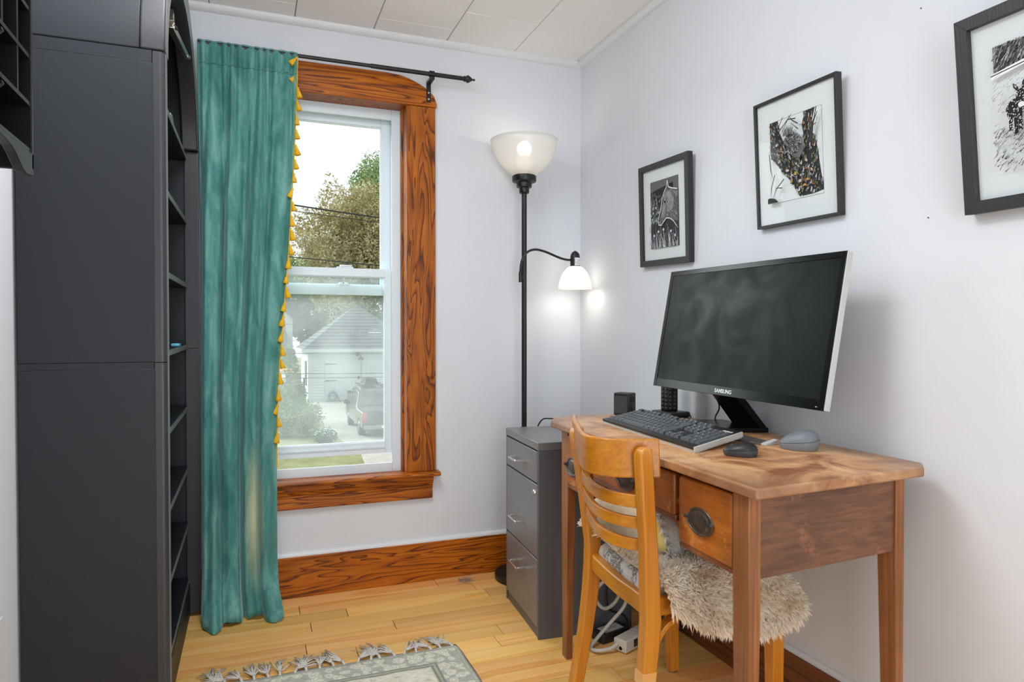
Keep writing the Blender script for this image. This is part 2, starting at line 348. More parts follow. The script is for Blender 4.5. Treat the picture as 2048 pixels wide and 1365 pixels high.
# ------------------------------------------------ window_1: fir casing, white vinyl double-hung sashes
win = thing('window_1', None, None, ((OPL + OPR) / 2, 0, OPB)); struct(win)
XM = (OPL + OPR) / 2
def jit(c): return c
MB().box(OPR, -.711, -.022, 0, .478, 2.053).build('side_casing', M['fir_z'], win, bev=.003)
MB().box(2 * XM + .711, OPL, -.022, 0, .478, 2.053).build('side_casing', M['fir_z'], win, bev=.003)
xr = -.705; xl = 2 * XM - xr
arc = [(xr, 2.068), (-.7165, 2.099), (-.732, 2.116), (-.750, 2.130), (-.775, 2.144), (-.800, 2.155), (-.830, 2.166), (-.864, 2.174), (-.92, 2.178)]
pts = [(xr, 2.053)] + arc + [(2 * XM - x, z) for x, z in arc[::-1]] + [(xl, 2.053)]
MB().prism([(x, -.026, z) for x, z in pts], (0, .026, 0)).build('head_casing', M['fir_x'], win, bev=.003)
# stool with rounded nose, moulded apron
nose = [(0, 0), (.050, 0), (.058, .003), (.061, .009), (.058, .015), (.050, .018), (0, .018)]
MB().sweep([((2 * XM + .698, 0, .460), (0, -1, 0), (0, 0, 1)), ((-.698, 0, .460), (0, -1, 0), (0, 0, 1))], nose).box(OPL, OPR, 0, .09, .452, .470).build('stool', M['fir_x'], win)
ap = [(0, 0), (.018, 0), (.020, .004), (.020, .046), (.024, .050), (.024, .056), (.030, .062), (.033, .072), (.040, .080), (.042, .100), (0, .100)]
MB().sweep([((2 * XM + .726, 0, .360), (0, -1, 0), (0, 0, 1)), ((-.726, 0, .360), (0, -1, 0), (0, 0, 1))], ap).build('apron', M['fir_x'], win)
MB().box(OPR, OPR + .012, .0, .15, .46, 2.06).box(OPL - .012, OPL, 0, .15, .46, 2.06).box(OPL, OPR, 0, .15, OPT, OPT + .0119).box(OPR - .007, OPR, .05, .08, .47, 2.055).box(OPL, OPL + .007, .05, .08, .47, 2.055).build('jamb', M['fir_z'], win)
def ring(b, x0, x1, z0, z1, y0, y1, wl, wr, wb, wt):
    b.box(x0, x0 + wl, y0, y1, z0, z1).box(x1 - wr, x1, y0, y1, z0, z1).box(x0 + wl, x1 - wr, y0, y1, z0, z0 + wb).box(x0 + wl, x1 - wr, y0, y1, z1 - wt, z1)
f = MB(); xr, xl = -.842, 2 * XM + .842
ring(f, xl, xr, .462, 2.055, .078, .090, .041, .041, .046, .046)
ring(f, xl + .006, xr - .006, .462, 2.050, .090, .150, .014, .014, .030, .020)
ring(f, xl + .012, xr - .012, .462, 2.045, .108, .116, .016, .016, .034, .026)
f.build('frame', M['vinyl'], win, bev=.002)
us = MB(); ring(us, xl + .024, xr - .024, 1.244, 2.024, .122, .144, .054, .054, .044, .038); ring(us, xl + .075, xr - .075, 1.284, 1.990, .128, .140, .008, .008, .008, .008)
us = us.build('upper_sash', M['vinyl'], win, bev=.002)
MB().box(xl + .078, xr - .078, .133, .136, 1.288, 1.986).build('glass', M['glass'], us)
ls = MB(); ring(ls, xl + .022, xr - .022, .549, 1.358, .094, .118, .046, .046, .050, .036); ring(ls, xl + .064, xr - .064, .594, 1.326, .099, .113, .008, .008, .009, .008)
ls.box(xl + .07, xr - .07, .088, .094, .572, .581)
ls = ls.build('lower_sash', M['vinyl'], win, bev=.002)
MB().box(xl + .068, xr - .068, .105, .108, .600, 1.322).build('glass', M['hazy_glass'], ls)
lk = MB().box(-1.115, -1.045, .096, .116, 1.358, 1.364).lathe([(0, 0), (.013, 0), (.013, .010), (0, .012)], (-1.09, .105, 1.362), 14).box(-1.098, -1.05, .098, .108, 1.366, 1.372)
lk.build('sash_lock', M['vinyl'], ls, bev=.001)
MB().box(-1.12, -1.06, .118, .124, 1.286, 1.292).box(-1.105, -1.09, .114, .122, 1.288, 1.298).box(-1.08, -1.065, .114, .122, 1.288, 1.298).build('keeper', M['vinyl'], us, bev=.001)

# ------------------------------------------------ curtain rod
RY, RZ = -.090, 2.170
rod = thing('curtain_rod', 'thin black metal curtain rod with a pointed finial above the window', 'curtain rod', (-1.1, RY, RZ))
MB().tube([(-1.645, RY, RZ), (-.98, RY, RZ)], .0075, 12).tube([(-1.0, RY, RZ), (-.60, RY, RZ)], .0092, 12).build('rod', M['black_metal'], rod, smooth='auto')
MB().lathe([(0, 0), (.012, 0), (.013, .003), (.009, .005), (.014, .010), (.0165, .017), (.013, .024), (.006, .034), (.0035, .040), (.005, .043), (.005, .047), (0, .050)], (-.602, RY, RZ), 20, axis='x').build('finial', M['black_metal'], rod, smooth=True)
bk = MB().box(-.752, -.733, -.030, -.026, 2.072, 2.160).box(-.752, -.733, RY - .006, -.026, 2.148, 2.158)
bk.sweep([((-.743 + sx, RY, RZ), (0, math.cos(a), math.sin(a)), (1, 0, 0)) for sx, a in [(0, math.radians(t)) for t in range(-80, 120, 20)]], [(.011, -.011), (.014, -.011), (.014, .011), (.011, .011)])
bk = bk.build('bracket', M['black_metal'], rod)
for z in (2.085, 2.112): MB().lathe([(0, 0), (.0045, 0), (.004, -.002), (0, -.003)], (-.742, -.030, z), 10, axis='y').build('screw', M['nickel'], bk)

# ------------------------------------------------ velvet curtain with tasselled edge
m, nt, bs = newmat('teal velvet'); v = coords(nt, (14, 14, 3)); n = nd(nt, 'ShaderNodeTexNoise', Scale=1.6, Detail=6.0, Roughness=0.65, Distortion=0.6); nt.links.new(v, n.inputs[0])
c = ramp(nt, n.outputs[0], [(0.28, rgb(54, 112, 108)), (0.5, rgb(86, 146, 140)), (0.75, rgb(134, 186, 178))])
# sun-bleached streak low on the panel
tc = nt.nodes.new('ShaderNodeTexCoord'); mp = nt.nodes.new('ShaderNodeMapping'); mp.inputs['Location'].default_value = (1.452 * 26, 0, -.38 * 3.3); mp.inputs['Scale'].default_value = (26, 0, 3.3); nt.links.new(tc.outputs['Object'], mp.inputs[0])
gr = nd(nt, 'ShaderNodeTexGradient', gradient_type='SPHERICAL'); nt.links.new(mp.outputs[0], gr.inputs[0])
c = mixc(nt, ramp(nt, gr.outputs['Fac'], [(0.0, (0, 0, 0, 1)), (0.9, (.75, .75, .75, 1))]), c, rgb(206, 202, 156))
nt.links.new(c, bs.inputs['Base Color']); bs.inputs['Roughness'].default_value = 0.75; bs.inputs['Sheen Weight'].default_value = 0.55; bs.inputs['Sheen Roughness'].default_value = 0.35; bs.inputs['Sheen Tint'].default_value = (0.55, 0.85, 0.82, 1); bs.inputs['Specular IOR Level'].default_value = 0.15
nb = nd(nt, 'ShaderNodeTexNoise', Scale=700.0); nt.links.new(coords(nt, (1, 1, .3)), nb.inputs[0]); bump(nt, bs, nb.outputs[0], 0.25, 0.001)
M['velvet'] = m
def interp(t, tab):
    for (a, va), (c_, vc) in zip(tab, tab[1:]):
        if t <= c_: return va + (vc - va) * (t - a) / (c_ - a)
    return tab[-1][1]
EDGE = [(0, -1.287), (.1, -1.292), (.2, -1.300), (.35, -1.318), (.5, -1.345), (.6, -1.362), (.7, -1.367), (.9, -1.366), (.955, -1.362), (1, -1.345)]
YB = [(0, -.092), (.02, -.095), (.2, -.100), (.5, -.125), (.75, -.150), (.92, -.150), (.97, -.170), (1, -.185)]
CT = 2.182
def curtain(s, t):
    z = CT - t * (CT - .006)
    xr = interp(t, EDGE); xl = -1.643
    big = min(1, max(0, (t - .05) / .25))
    a = .010 + .014 * big
    ph = s * 2 * math.pi
    folds = (1 - big) * math.sin(ph * 11 + 1.2 * math.sin(ph * 3)) * .007 + big * (math.sin(ph * 4.2 + .8 + .4 * math.sin(t * 4)) * .028 + math.sin(ph * 7.7 + 1.9 * t) * .007 + .004 * math.sin(ph * 14 + 3 * t))
    flat = 1 - .65 * max(0, min(1, (s - .72) / .2)) * big
    y = interp(t, YB) + folds * flat - .055 * max(0, (t - .9) / .1) ** 1.5 * (math.sin(ph * 1.4 - .3) * .8 + .3) * (1 - .2 * s)
    x = xl + (xr - xl) * s + big * .010 * math.cos(ph * 4.2 + .8)
    if t < .032: y = RY + (y - interp(t, YB)) + .013 * math.sin(math.pi * t / .032) * -1; z += .004 * math.sin(ph * 11 + 1.2 * math.sin(ph * 3))
    if .028 < t < .04: y += .006
    zz = z + .016 * max(0, (t - .9) / .1) * math.sin(ph * 3.1 + 1) * .8
    y += noise.noise(Vector((x * 9, z * 3, 1))) * .006 * big
    return (x, min(y, -.07), max(zz, .003))
cur = thing('curtain', 'long teal velvet curtain with yellow tassel edging beside the window', 'curtain', (-1.5, -.15, 0))
MB().grid(curtain, 150, 90).build('panel', M['velvet'], cur, smooth=True, sol=.003)
# hem line of the rod pocket
MB().tube([tuple(Vector(curtain(s / 150, .040)) + Vector((0, -.002, 0))) for s in range(0, 151)], .0018, 5).build('pocket_seam', M['velvet'], cur, smooth=True)
E2 = [Vector(curtain(1, t / 200)) + Vector((.002, -.003, 0)) for t in range(3, 150)]
MB().tube(E2, .0022, 5).build('tassel_tape', M['yellow'], cur)
tz = []
for i in range(27):
    t = .012 + i * .0258 + rnd.uniform(-.002, .002)
    p = Vector(curtain(1, t)) + Vector((.004, -.004, 0))
    lean = rnd.uniform(-.25, .35) + (.5 if i < 2 else 0); s = rnd.uniform(.92, 1.1)
    prof = [(.0008, 0), (.0035, -.004), (.0055, -.009), (.0040, -.013), (.0065, -.018), (.0088, -.028), (.0115, -.040), (.010, -.0415), (0, -.041)]
    tb = MB().lathe([(r * s, h * s) for r, h in prof], (0, 0, 0), 10)
    tb.v = [tuple(p + Matrix.Rotation(lean, 3, 'Y') @ Vector(q)) for q in tb.v]
    tb.build('tassel', M['yellow'], cur, smooth=True)

# panel added above the frame to carry the overhead fill lamp
cl = thing('added_ceiling_panel', 'white panel added on the ceiling for the overhead fill lamp', 'added light panel', (-1.42, -1.42, ZC))
MB().box(-1.68, -1.16, -1.88, -.96, 2.325, ZC).build('panel', M['trimwhite'], cl, bev=.004)

# casing added on the solid unseen wall to frame the rear fill lamp
dr = struct(MB().box(-1.60, -1.50, YF, YF + .02, 0, 2.10).box(-.50, -.40, YF, YF + .02, 0, 2.10).box(-1.62, -.38, YF, YF + .024, 2.10, 2.22).build('added_door_casing', M['fir_z'], bev=.003))
# ------------------------------------------------ arched black bookcase (local: y along the front, x = 0 at its front)
bc = thing('arched_bookcase', 'tall black arched bookcase with empty shelves beside the teal curtain', 'bookcase', (-1.648, -1.085, 0), rot=(.012, 0, -.003))
BW, BD, ST, BT = 1.052, .300, .036, .016
K = dict(local=True)
MS, ME = M['shelf_black'], M['shelf_edge']
ZS, ZM = 1.745, 1.008
# side panels in two modules, connecting rails, back
for y in (0, BW - BT):
    MB().box(-BD, -.024, y, y + BT, .0, ZM - .014).build('side_panel', MS, bc, bev=.0012, **K)
    MB().box(-BD, -.024, y, y + BT, ZM + .002, ZS - .030).build('side_panel', MS, bc, bev=.0012, **K)
    MB().box(-BD, -.028, y + .0008, y + BT - .0008, ZM - .0135, ZM + .0015).build('joint_rail', MS, bc, **K)
    MB().box(-BD, -.028, y + .0008, y + BT - .0008, ZS - .0295, ZS - .001).build('joint_rail', MS, bc, **K)
def stile(y0, y1, z0, z1):
    n = 'stile'; r = .012; inner = y1 if y0 == 0 else y0; outer = y0 if y0 == 0 else y1; sg = 1 if y0 == 0 else -1
    prof = [(-.045, inner), (0, inner)] + [(-r + r * math.sin(a), outer + sg * (r - r * math.cos(a))) for a in [math.radians(t) for t in (90, 68, 45, 22, 0)]] + [(-.026, outer), (-.026, outer + sg * .010), (-.045, outer + sg * .010)]
    return MB().prism([(x, y, z0) for x, y in prof], (0, 0, z1 - z0)).build(n, ME, bc, **K)
for z0, z1 in ((0, ZM), (ZM + .002, ZS - .002)):
    stile(0, ST, z0, z1); stile(BW - ST, BW, z0, z1)
for y0, y1 in ((.012, ST), (BW - ST, BW - .012)): MB().box(0, .0012, y0, y1, 0, ZS - .002).build('lit_edge_band', M['edge_window_lit'], bc, **K)  # thin caps added in the lighter tone, as lit from the window
# the arch: thick front ring, thin barrel behind it
cy = BW / 2; RZo, RZi = .418, .330
def ell(ry, rz, n=40): return [(cy - ry * math.cos(math.pi * i / n), ZS + .001 + rz * math.sin(math.pi * i / n)) for i in range(n + 1)]
def archband(name, x0, x1, o, i_, mat):
    eo, ei = ell(*o), ell(*i_); b = MB(); n = len(eo)
    vs = [(x, y, z) for x in (x0, x1) for e in (eo, ei) for y, z in e]
    fs = []
    for k in range(n - 1):
        fs += [(k, k + 1, n + k + 1, n + k), (2 * n + k, 3 * n + k, 3 * n + k + 1, 2 * n + k + 1), (k, 2 * n + k, 2 * n + k + 1, k + 1), (n + k, n + k + 1, 3 * n + k + 1, 3 * n + k)]
    fs += [(0, n, 3 * n, 2 * n), (n - 1, 3 * n - 1, 4 * n - 1, 2 * n - 1)]
    return b.add(vs, fs).build(name, mat, bc, bev=.004, **K)
archband('arch_front', -.052, 0, (cy, RZo), (cy - .062, RZi), ME)
archband('lit_edge_band', 0.0, .0012, (cy - .012, RZo - .012), (cy - .062, RZi), M['edge_window_lit'])
archband('arch_barrel', -BD, -.052, (cy - .004, RZo - .004), (cy - .020, RZo - .020), MS)
e = ell(cy - .010, RZo - .010)
MB().prism([(-BD + .001, .010, .02), (-BD + .001, BW - .010, .02)] + [(-BD + .001, y, z) for y, z in e[::-1]], (.006, 0, 0)).build('back_panel', MS, bc, **K)
for z in (1.730, 1.490, 1.252, 1.024, .793, .563, .350, .135):
    d = -.040
    sh = MB().box(-BD + .008, d, BT, BW - BT, z - .017, z).build('shelf', MS, bc, **K)
    MB().box(d, d + .0016, BT, BW - BT, z - .017, z).build('lit_edge_band', M['edge_window_lit'], sh, **K)
MB().box(-BD + .008, -.036, BT, BW - BT, 0.0, .118).build('plinth', MS, bc, **K)

# small things left in it
def world(p): return Matrix.Translation((-1.648, -1.085, 0)) @ Matrix.Rotation(-.003, 4, 'Z') @ Matrix.Rotation(.012, 4, 'X') @ Vector(p)
h = thing('metal_clip', 'silver metal hinge clip on the ceiling of the bookcase arch', 'clip', world((-.028, .66, 2.025)))
L = h.location
MB().hexa([(L.x - .030, L.y - .11, L.z - .012), (L.x - .006, L.y - .11, L.z - .012), (L.x + .022, L.y + .10, L.z - .030), (L.x + .008, L.y + .10, L.z - .030)],
          [(L.x - .030, L.y - .11, L.z + .010), (L.x - .006, L.y - .11, L.z + .010), (L.x + .022, L.y + .10, L.z - .012), (L.x + .008, L.y + .10, L.z - .012)]).build('arm', M['nickel'], h, bev=.002)
MB().tube([(L.x - .024, L.y - .09, L.z - .001), (L.x + .004, L.y - .09, L.z - .001)], .008, 10).build('pin', M['chrome'], h)
MB().tube([(L.x + .004, L.y + .09, L.z - .022), (L.x + .026, L.y + .09, L.z - .022)], .008, 10).build('pin', M['chrome'], h)
MB().box(L.x - .034, L.x - .004, L.y - .125, L.y - .085, L.z + .004, L.z + .040).build('mount', M['nickel'], h, bev=.001)
M['clear'] = plain('clear plastic', rgb(150, 158, 158), 0.15)
q = thing('clear_plastic_bracket', 'small clear plastic bracket lying on the topmost bookcase shelf', 'bracket', world((-.052, .64, 1.7305)))
L = q.location
MB().prism([(L.x, L.y - .05, L.z), (L.x, L.y + .05, L.z + .0012), (L.x, L.y + .045, L.z + .030), (L.x, L.y + .01, L.z + .046), (L.x, L.y - .045, L.z + .036)], (.004, 0, 0)).build('plate', M['clear'], q, bev=.0015)
MB().box(L.x - .018, L.x, L.y - .045, L.y + .045, L.z + .0008, L.z + .004).build('foot', M['clear'], q)
M['blue'] = plain('light blue plastic', rgb(104, 186, 208), 0.5)
L = world((-.052, .74, 1.0245))
tag(MB().box(L.x - .012, L.x + .012, L.y - .04, L.y + .04, L.z, L.z + .010).build('blue_eraser', M['blue'], bev=.003), 'small light blue block lying on the middle bookcase shelf', 'eraser')

# ------------------------------------------------ black pigeonhole organiser hung on the left wall
cub = thing('letter_rack', 'black wooden wall letter rack with pigeonholes and scalloped apron', 'letter rack', (-1.85, -2.05, 1.30))
F0, F1, YN, YE, ZB, ZT = -1.953, -1.750, -2.36, -1.752, 1.335, 1.86
MC = M['cubby']; T = .006
for y in (YE - .008, YN): MB().box(F0, F1, y, y + .008, 1.312, ZT).build('side_panel', MC, cub, bev=.001)
MB().box(F0, F0 + .005, YN, YE, 1.312, ZT).build('back_panel', MC, cub)
rows = [1.335, 1.401, 1.468, 1.535, 1.602, 1.669, 1.736, 1.80]
for z in rows + [ZT - .007]: MB().box(F0, F1 - .002, YN + .008, YE - .008, z, z + T).build('shelf', MC, cub)
ncol = 10; cw = (YE - YN) / ncol
for i in range(1, ncol):
    y = YE - cw * i
    for k, (z0, z1) in enumerate(zip(rows, rows[1:] + [ZT - .007])):
        z0 += T
        if k == 0 and i == 1: continue
        if k < 2 and not (k == 1 and i == 1):
            n = 12; crv = [(F1 - .004 - .05 * (0.5 - .5 * math.cos(2 * math.pi * j / n)) - .012 * math.sin(2 * math.pi * j / n), z0 + (z1 - z0) * j / n) for j in range(n + 1)]
            MB().prism([(F0, y, z0)] + [(x, y, z) for x, z in crv] + [(F0, y, z1)], (0, T, 0)).build('divider', MC, cub, bev=.001)
        else:
            MB().box(F0, F1 - .003, y, y + T, z0, z1).build('divider', MC, cub)
def scallop(x0, x1):
    n = 40; pts = []
    for j in range(n + 1):
        u = j / n; y = YE - (YE - YN) * u; m = min(u, 1 - u) * 2
        z = 1.304 - .004 * math.sin(m * 9) +   .021 * (0.5 - .5 * math.cos(min(1, max(0, (m - .10) / .22)) * math.pi)) - .02 * max(0, (m - .6) / .4)
        pts.append((x0, y, z))
    return MB().prism(pts + [(x0, YN, ZB), (x0, YE, ZB)], (x1 - x0, 0, 0))
scallop(F1 - .012, F1).build('apron', MC, cub, bev=.001)
scallop(F0, F0 + .012).build('apron', MC, cub, bev=.001)

wo = thing('wall_outlet', 'white wall outlet plate low on the left wall beside the bookcase', 'outlet', (XL + .003, -1.235, .425))
MB().box(XL, XL + .005, -1.275, -1.195, .367, .483).build('cover_plate', M['trimwhite'], wo, bev=.002)
for z in (.402, .448):
    MB().box(XL + .005, XL + .0065, -1.252, -1.218, z - .014, z + .014).build('socket', M['trimwhite'], wo, bev=.001)
# ------------------------------------------------ floor lamp
LX, LY = -.340, -.130
lamp = thing('floor_lamp', 'black floor lamp with frosted bowl shade and gooseneck reading light in the corner', 'floor lamp', (LX, LY, 0))
BM_ = M['black_metal']
MB().lathe([(0, 0), (.128, 0), (.130, .004), (.130, .022), (.124, .028), (.03, .034), (.016, .045), (0, .045)], (LX, LY, 0), 48).build('base', BM_, lamp, smooth='auto')
MB().tube([(LX, LY, .04), (LX, LY, 1.705)], .0115, 16).build('pole', BM_, lamp, smooth='auto')
MB().lathe([(0, 1.690), (.020, 1.690), (.022, 1.694), (.022, 1.712), (.033, 1.716), (.034, 1.734), (.051, 1.740), (.053, 1.744), (.053, 1.764), (.049, 1.767), (0, 1.767)], (LX, LY, 0), 36).build('socket_cup', BM_, lamp, smooth='auto')
prof = [(.036, 1.767), (.060, 1.775), (.088, 1.797), (.114, 1.828), (.133, 1.864), (.143, 1.896), (.148, 1.920), (.145, 1.921), (.139, 1.896), (.129, 1.866), (.110, 1.832), (.085, 1.802), (.058, 1.780), (.034, 1.772)]
MB().lathe(prof, (LX, LY, 0), 56).build('bowl_shade', M['frosted'], lamp, smooth=True)
M['bulb'] = plain('lit bulb', (1, .86, .66, 1), 0.5, emit=2.0)
MB().lathe([(0, 1.768), (.014, 1.770), (.014, 1.79), (.026, 1.800), (.036, 1.825), (.030, 1.850), (0, 1.864)], (LX, LY, 0), 20).build('bulb', M['bulb'], lamp, smooth=True)
point('torchiere_bulb', (LX, LY, 1.885), .4, (1.0, .92, .82), .03)
# gooseneck
RX, RYY = -.102, -.150
def bez(p0, p1, p2, p3, n=14): 
    p0, p1, p2, p3 = map(Vector, (p0, p1, p2, p3)); return [p0 * (1 - t) ** 3 + p1 * 3 * t * (1 - t) ** 2 + p2 * 3 * t * t * (1 - t) + p3 * t ** 3 for t in [i / n for i in range(n + 1)]]
g = bez((LX - .020, LY - .006, 1.335), (LX - .024, LY - .008, 1.43), (LX + .02, LY - .022, 1.455), (LX + .075, LY - .022, 1.440)) + bez((LX + .075, LY - .022, 1.440), (LX + .13, LY - .022, 1.428), (LX + .17, LY - .02, 1.400), (RX - .020, RYY, 1.405))[1:]
MB().tube(g, .0052, 10).build('gooseneck', BM_, lamp, smooth=True)
MB().tube([(LX - .020, LY - .006, 1.300), (LX - .020, LY - .006, 1.345)], .008, 12).box(LX - .022, LX, LY - .010, LY + .004, 1.312, 1.332).build('clamp', BM_, lamp)
MB().lathe([(0, 1.448), (.004, 1.446), (.012, 1.441), (.019, 1.432), (.022, 1.418), (.022, 1.376), (0, 1.376)], (RX, RYY, 0), 28).build('reading_socket', BM_, lamp, smooth='auto')
MB().tube([(RX - .002, RYY, 1.446), (RX - .003, RYY, 1.462)], .0022, 8).build('switch', M['nickel'], lamp)
wl = MB(); n = 8
for (z0, z1, mi, r) in ((1.380, 1.414, 0, .0224),):
    a0, a1 = math.radians(-120), math.radians(-45)
    for i in range(n):
        p, q = a0 + (a1 - a0) * i / n, a0 + (a1 - a0) * (i + 1) / n
        wl.add([(RX + r * math.cos(a), RYY + r * math.sin(a), z) for z in (z0, z1) for a in (p, q)], [(0, 1, 3, 2)], 0)
for z in (1.3855, 1.391, 1.3965, 1.402, 1.4075):
    for i in range(n):
        if rnd.random() < .8:
            p, q = a0 + (a1 - a0) * (i + .1) / n, a0 + (a1 - a0) * (i + .85) / n; r = .0226
            wl.add([(RX + r * math.cos(a), RYY + r * math.sin(a), zz) for zz in (z, z + .0018) for a in (p, q)], [(0, 1, 3, 2)], 1)
wl.build('warning_label', [M['paper'], M['black_plastic']], lamp)
prof = [(.020, 1.378), (.036, 1.370), (.054, 1.350), (.067, 1.322), (.073, 1.298), (.076, 1.276), (.073, 1.276), (.070, 1.298), (.064, 1.320), (.052, 1.346), (.034, 1.365), (.018, 1.372)]
MB().lathe(prof, (RX, RYY, 0), 44).build('reading_shade', M['frosted'], lamp, smooth=True)
MB().lathe([(0, 1.372), (.012, 1.370), (.012, 1.352), (.022, 1.335), (.023, 1.318), (.015, 1.304), (0, 1.300)], (RX, RYY, 0), 18).build('reading_bulb', plain('bright lit bulb', (1, .93, .8, 1), .5, emit=22.0), lamp, smooth=True)
point('reading_bulb_light', (RX, RYY, 1.285), 0.3, (1.0, .9, .76), .02)
MB().tube(bez((LX + .01, LY, .05), (LX + .02, LY - .01, .5), (LX + .02, LY - .05, .72), (LX + .06, LY - .11, .712)) + bez((LX + .06, LY - .11, .712), (-.22, -.30, .715), (-.19, -.42, .705), (-.05, -.52, .702))[1:], .003, 6).build('cord', M['cable_black'], lamp, smooth=True)

# ------------------------------------------------ grey steel filing cabinet
cab = thing('filing_cabinet', 'narrow grey steel three-drawer filing cabinet left of the desk', 'filing cabinet', (-.30, -.52, 0))
ca = Vector((-.494, -.318, 0)); cb = Vector((-.524, -.722, 0))      # front-bottom corners (far, near)
ey = (ca - cb).normalized(); ex = Vector((ey.y, -ey.x, 0)); CWD = (ca - cb).length; CDP = .36; CH = .694
def cp(u, v, z): return cb + ey * u + ex * v + Vector((0, 0, z))     # u along the front from near to far, v into the cabinet
def cbox(b, u0, u1, v0, v1, z0, z1, mi=0): return b.hexa([cp(u0, v0, z0), cp(u1, v0, z0), cp(u1, v1, z0), cp(u0, v1, z0)], [cp(u0, v0, z1), cp(u1, v0, z1), cp(u1, v1, z1), cp(u0, v1, z1)], mi)
b = MB(); t = .012
cbox(b, 0, t, 0, CDP, 0, CH - .028); cbox(b, CWD - t, CWD, 0, CDP, 0, CH - .028); cbox(b, t, CWD - t, CDP - .01, CDP, 0, CH - .028)
cbox(b, t, CWD - t, .004, .03, 0, .035)
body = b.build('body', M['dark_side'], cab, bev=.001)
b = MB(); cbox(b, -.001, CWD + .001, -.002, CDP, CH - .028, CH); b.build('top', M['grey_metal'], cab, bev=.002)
b = MB(); cbox(b, t, CWD - t, .02, .06, .036, CH - .03); b.build('recess', M['gap'], body)
DR = [(.039, .278), (.284, .543), (.549, .660)]
for i, (z0, z1) in enumerate(DR):
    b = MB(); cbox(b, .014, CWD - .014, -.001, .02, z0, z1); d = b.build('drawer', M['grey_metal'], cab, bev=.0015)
    hz = (.205, .378, .604)[i]; u0, u1 = CWD / 2 - .052, CWD / 2 + .052
    hb = MB(); r = .004
    cbox(hb, u0, u0 + .009, -.034, 0, hz - r, hz + r); cbox(hb, u1 - .009, u1, -.034, 0, hz - r, hz + r); cbox(hb, u0, u1, -.038, -.031, hz - r, hz + r)
    hb.build('handle', M['chrome'], d, bev=.001)
    if i == 1:
        c = cp(.042, -.001, .512); lk = MB()
        prof = [(0, -.006), (.006, -.006), (.0095, -.004), (.0105, 0)]
        lk.lathe(prof, (0, 0, 0), 20, axis='x'); a = math.atan2(ey.y, ey.x) - math.pi / 2
        lk.v = [tuple(c + Matrix.Rotation(a, 3, 'Z') @ Vector(p)) for p in lk.v]
        lk.build('lock', M['chrome'], d, smooth='auto')

# ------------------------------------------------ the desk (u along its front from near to far, v into the room's wall)
DA = Vector((-.575, -1.883, 0)); DE1 = Vector((.0465, .9989, 0)); DE2 = Vector((.9966, .083, 0)); DT = .785
def dp(u, v, z): return DA + DE1 * u + DE2 * v + Vector((0, 0, z))
def dbox(b, u0, u1, v0, v1, z0, z1, mi=0): return b.hexa([dp(u0, v0, z0), dp(u1, v0, z0), dp(u1, v1, z0), dp(u0, v1, z0)], [dp(u0, v0, z1), dp(u1, v0, z1), dp(u1, v1, z1), dp(u0, v1, z1)], mi)
desk = thing('writing_desk', 'old worn wooden writing desk with oval pulls against the right wall', 'desk', dp(.5, .25, 0))
# top: worn pale in the middle, dark at rims
m, nt, bs = newmat('worn desk top'); v = coords(nt, (16, 1.1, 16)); n = nd(nt, 'ShaderNodeTexNoise', Scale=1.2, Detail=4.0, Distortion=.4); nt.links.new(v, n.inputs[0])
base = ramp(nt, n.outputs[0], [(0.3, rgb(206, 150, 96)), (0.55, rgb(228, 174, 118)), (0.75, rgb(244, 200, 148))])
v2 = coords(nt); n2 = nd(nt, 'ShaderNodeTexNoise', Scale=6.0, Detail=6.0, Roughness=.65, Distortion=.8); nt.links.new(v2, n2.inputs[0])
base = mixc(nt, ramp(nt, n2.outputs[0], [(0.36, (1, 1, 1, 1)), (0.55, (0, 0, 0, 1))]), base, rgb(150, 88, 48))
base = mixc(nt, ramp(nt, n2.outputs[0], [(0.6, (0, 0, 0, 1)), (0.72, (.65, .65, .65, 1))]), base, rgb(240, 208, 170))
mp = nt.nodes.new('ShaderNodeMapping'); mp.inputs['Location'].default_value = (.31 * 2.9, 1.36 * 1.45, 0); mp.inputs['Scale'].default_value = (2.9, 1.45, 0); tc = nt.nodes.new('ShaderNodeTexCoord'); nt.links.new(tc.outputs['Object'], mp.inputs[0])
nz = nd(nt, 'ShaderNodeMix', data_type='RGBA'); gr = nd(nt, 'ShaderNodeTexGradient', gradient_type='SPHERICAL'); nt.links.new(mp.outputs[0], gr.inputs[0])
nt.nodes.remove(nz)
base = mixc(nt, ramp(nt, gr.outputs['Fac'], [(0.0, (.75, .75, .75, 1)), (0.4, (0, 0, 0, 1))]), base, rgb(120, 78, 56))
nt.links.new(base, bs.inputs['Base Color']); bs.inputs['Roughness'].default_value = .36; bs.inputs['Coat Weight'].default_value = .15
M['desk_top'] = m
O_ = [(-.575, -1.883), (-.085, -1.842), (-.040, -1.803), (-.030, -.738), (-.440, -.733), (-.490, -.768), (-.526, -.830)]
MB().prism([(x, y, DT - .022) for x, y in O_], (0, 0, .022)).build('top', M['desk_top'], desk, bev=.005, seg=3)
LEGS = [(.045, .097, .020, .052), (.967, 1.018, .026, .058), (.045, .095, .456, .486), (.967, 1.018, .456, .486)]
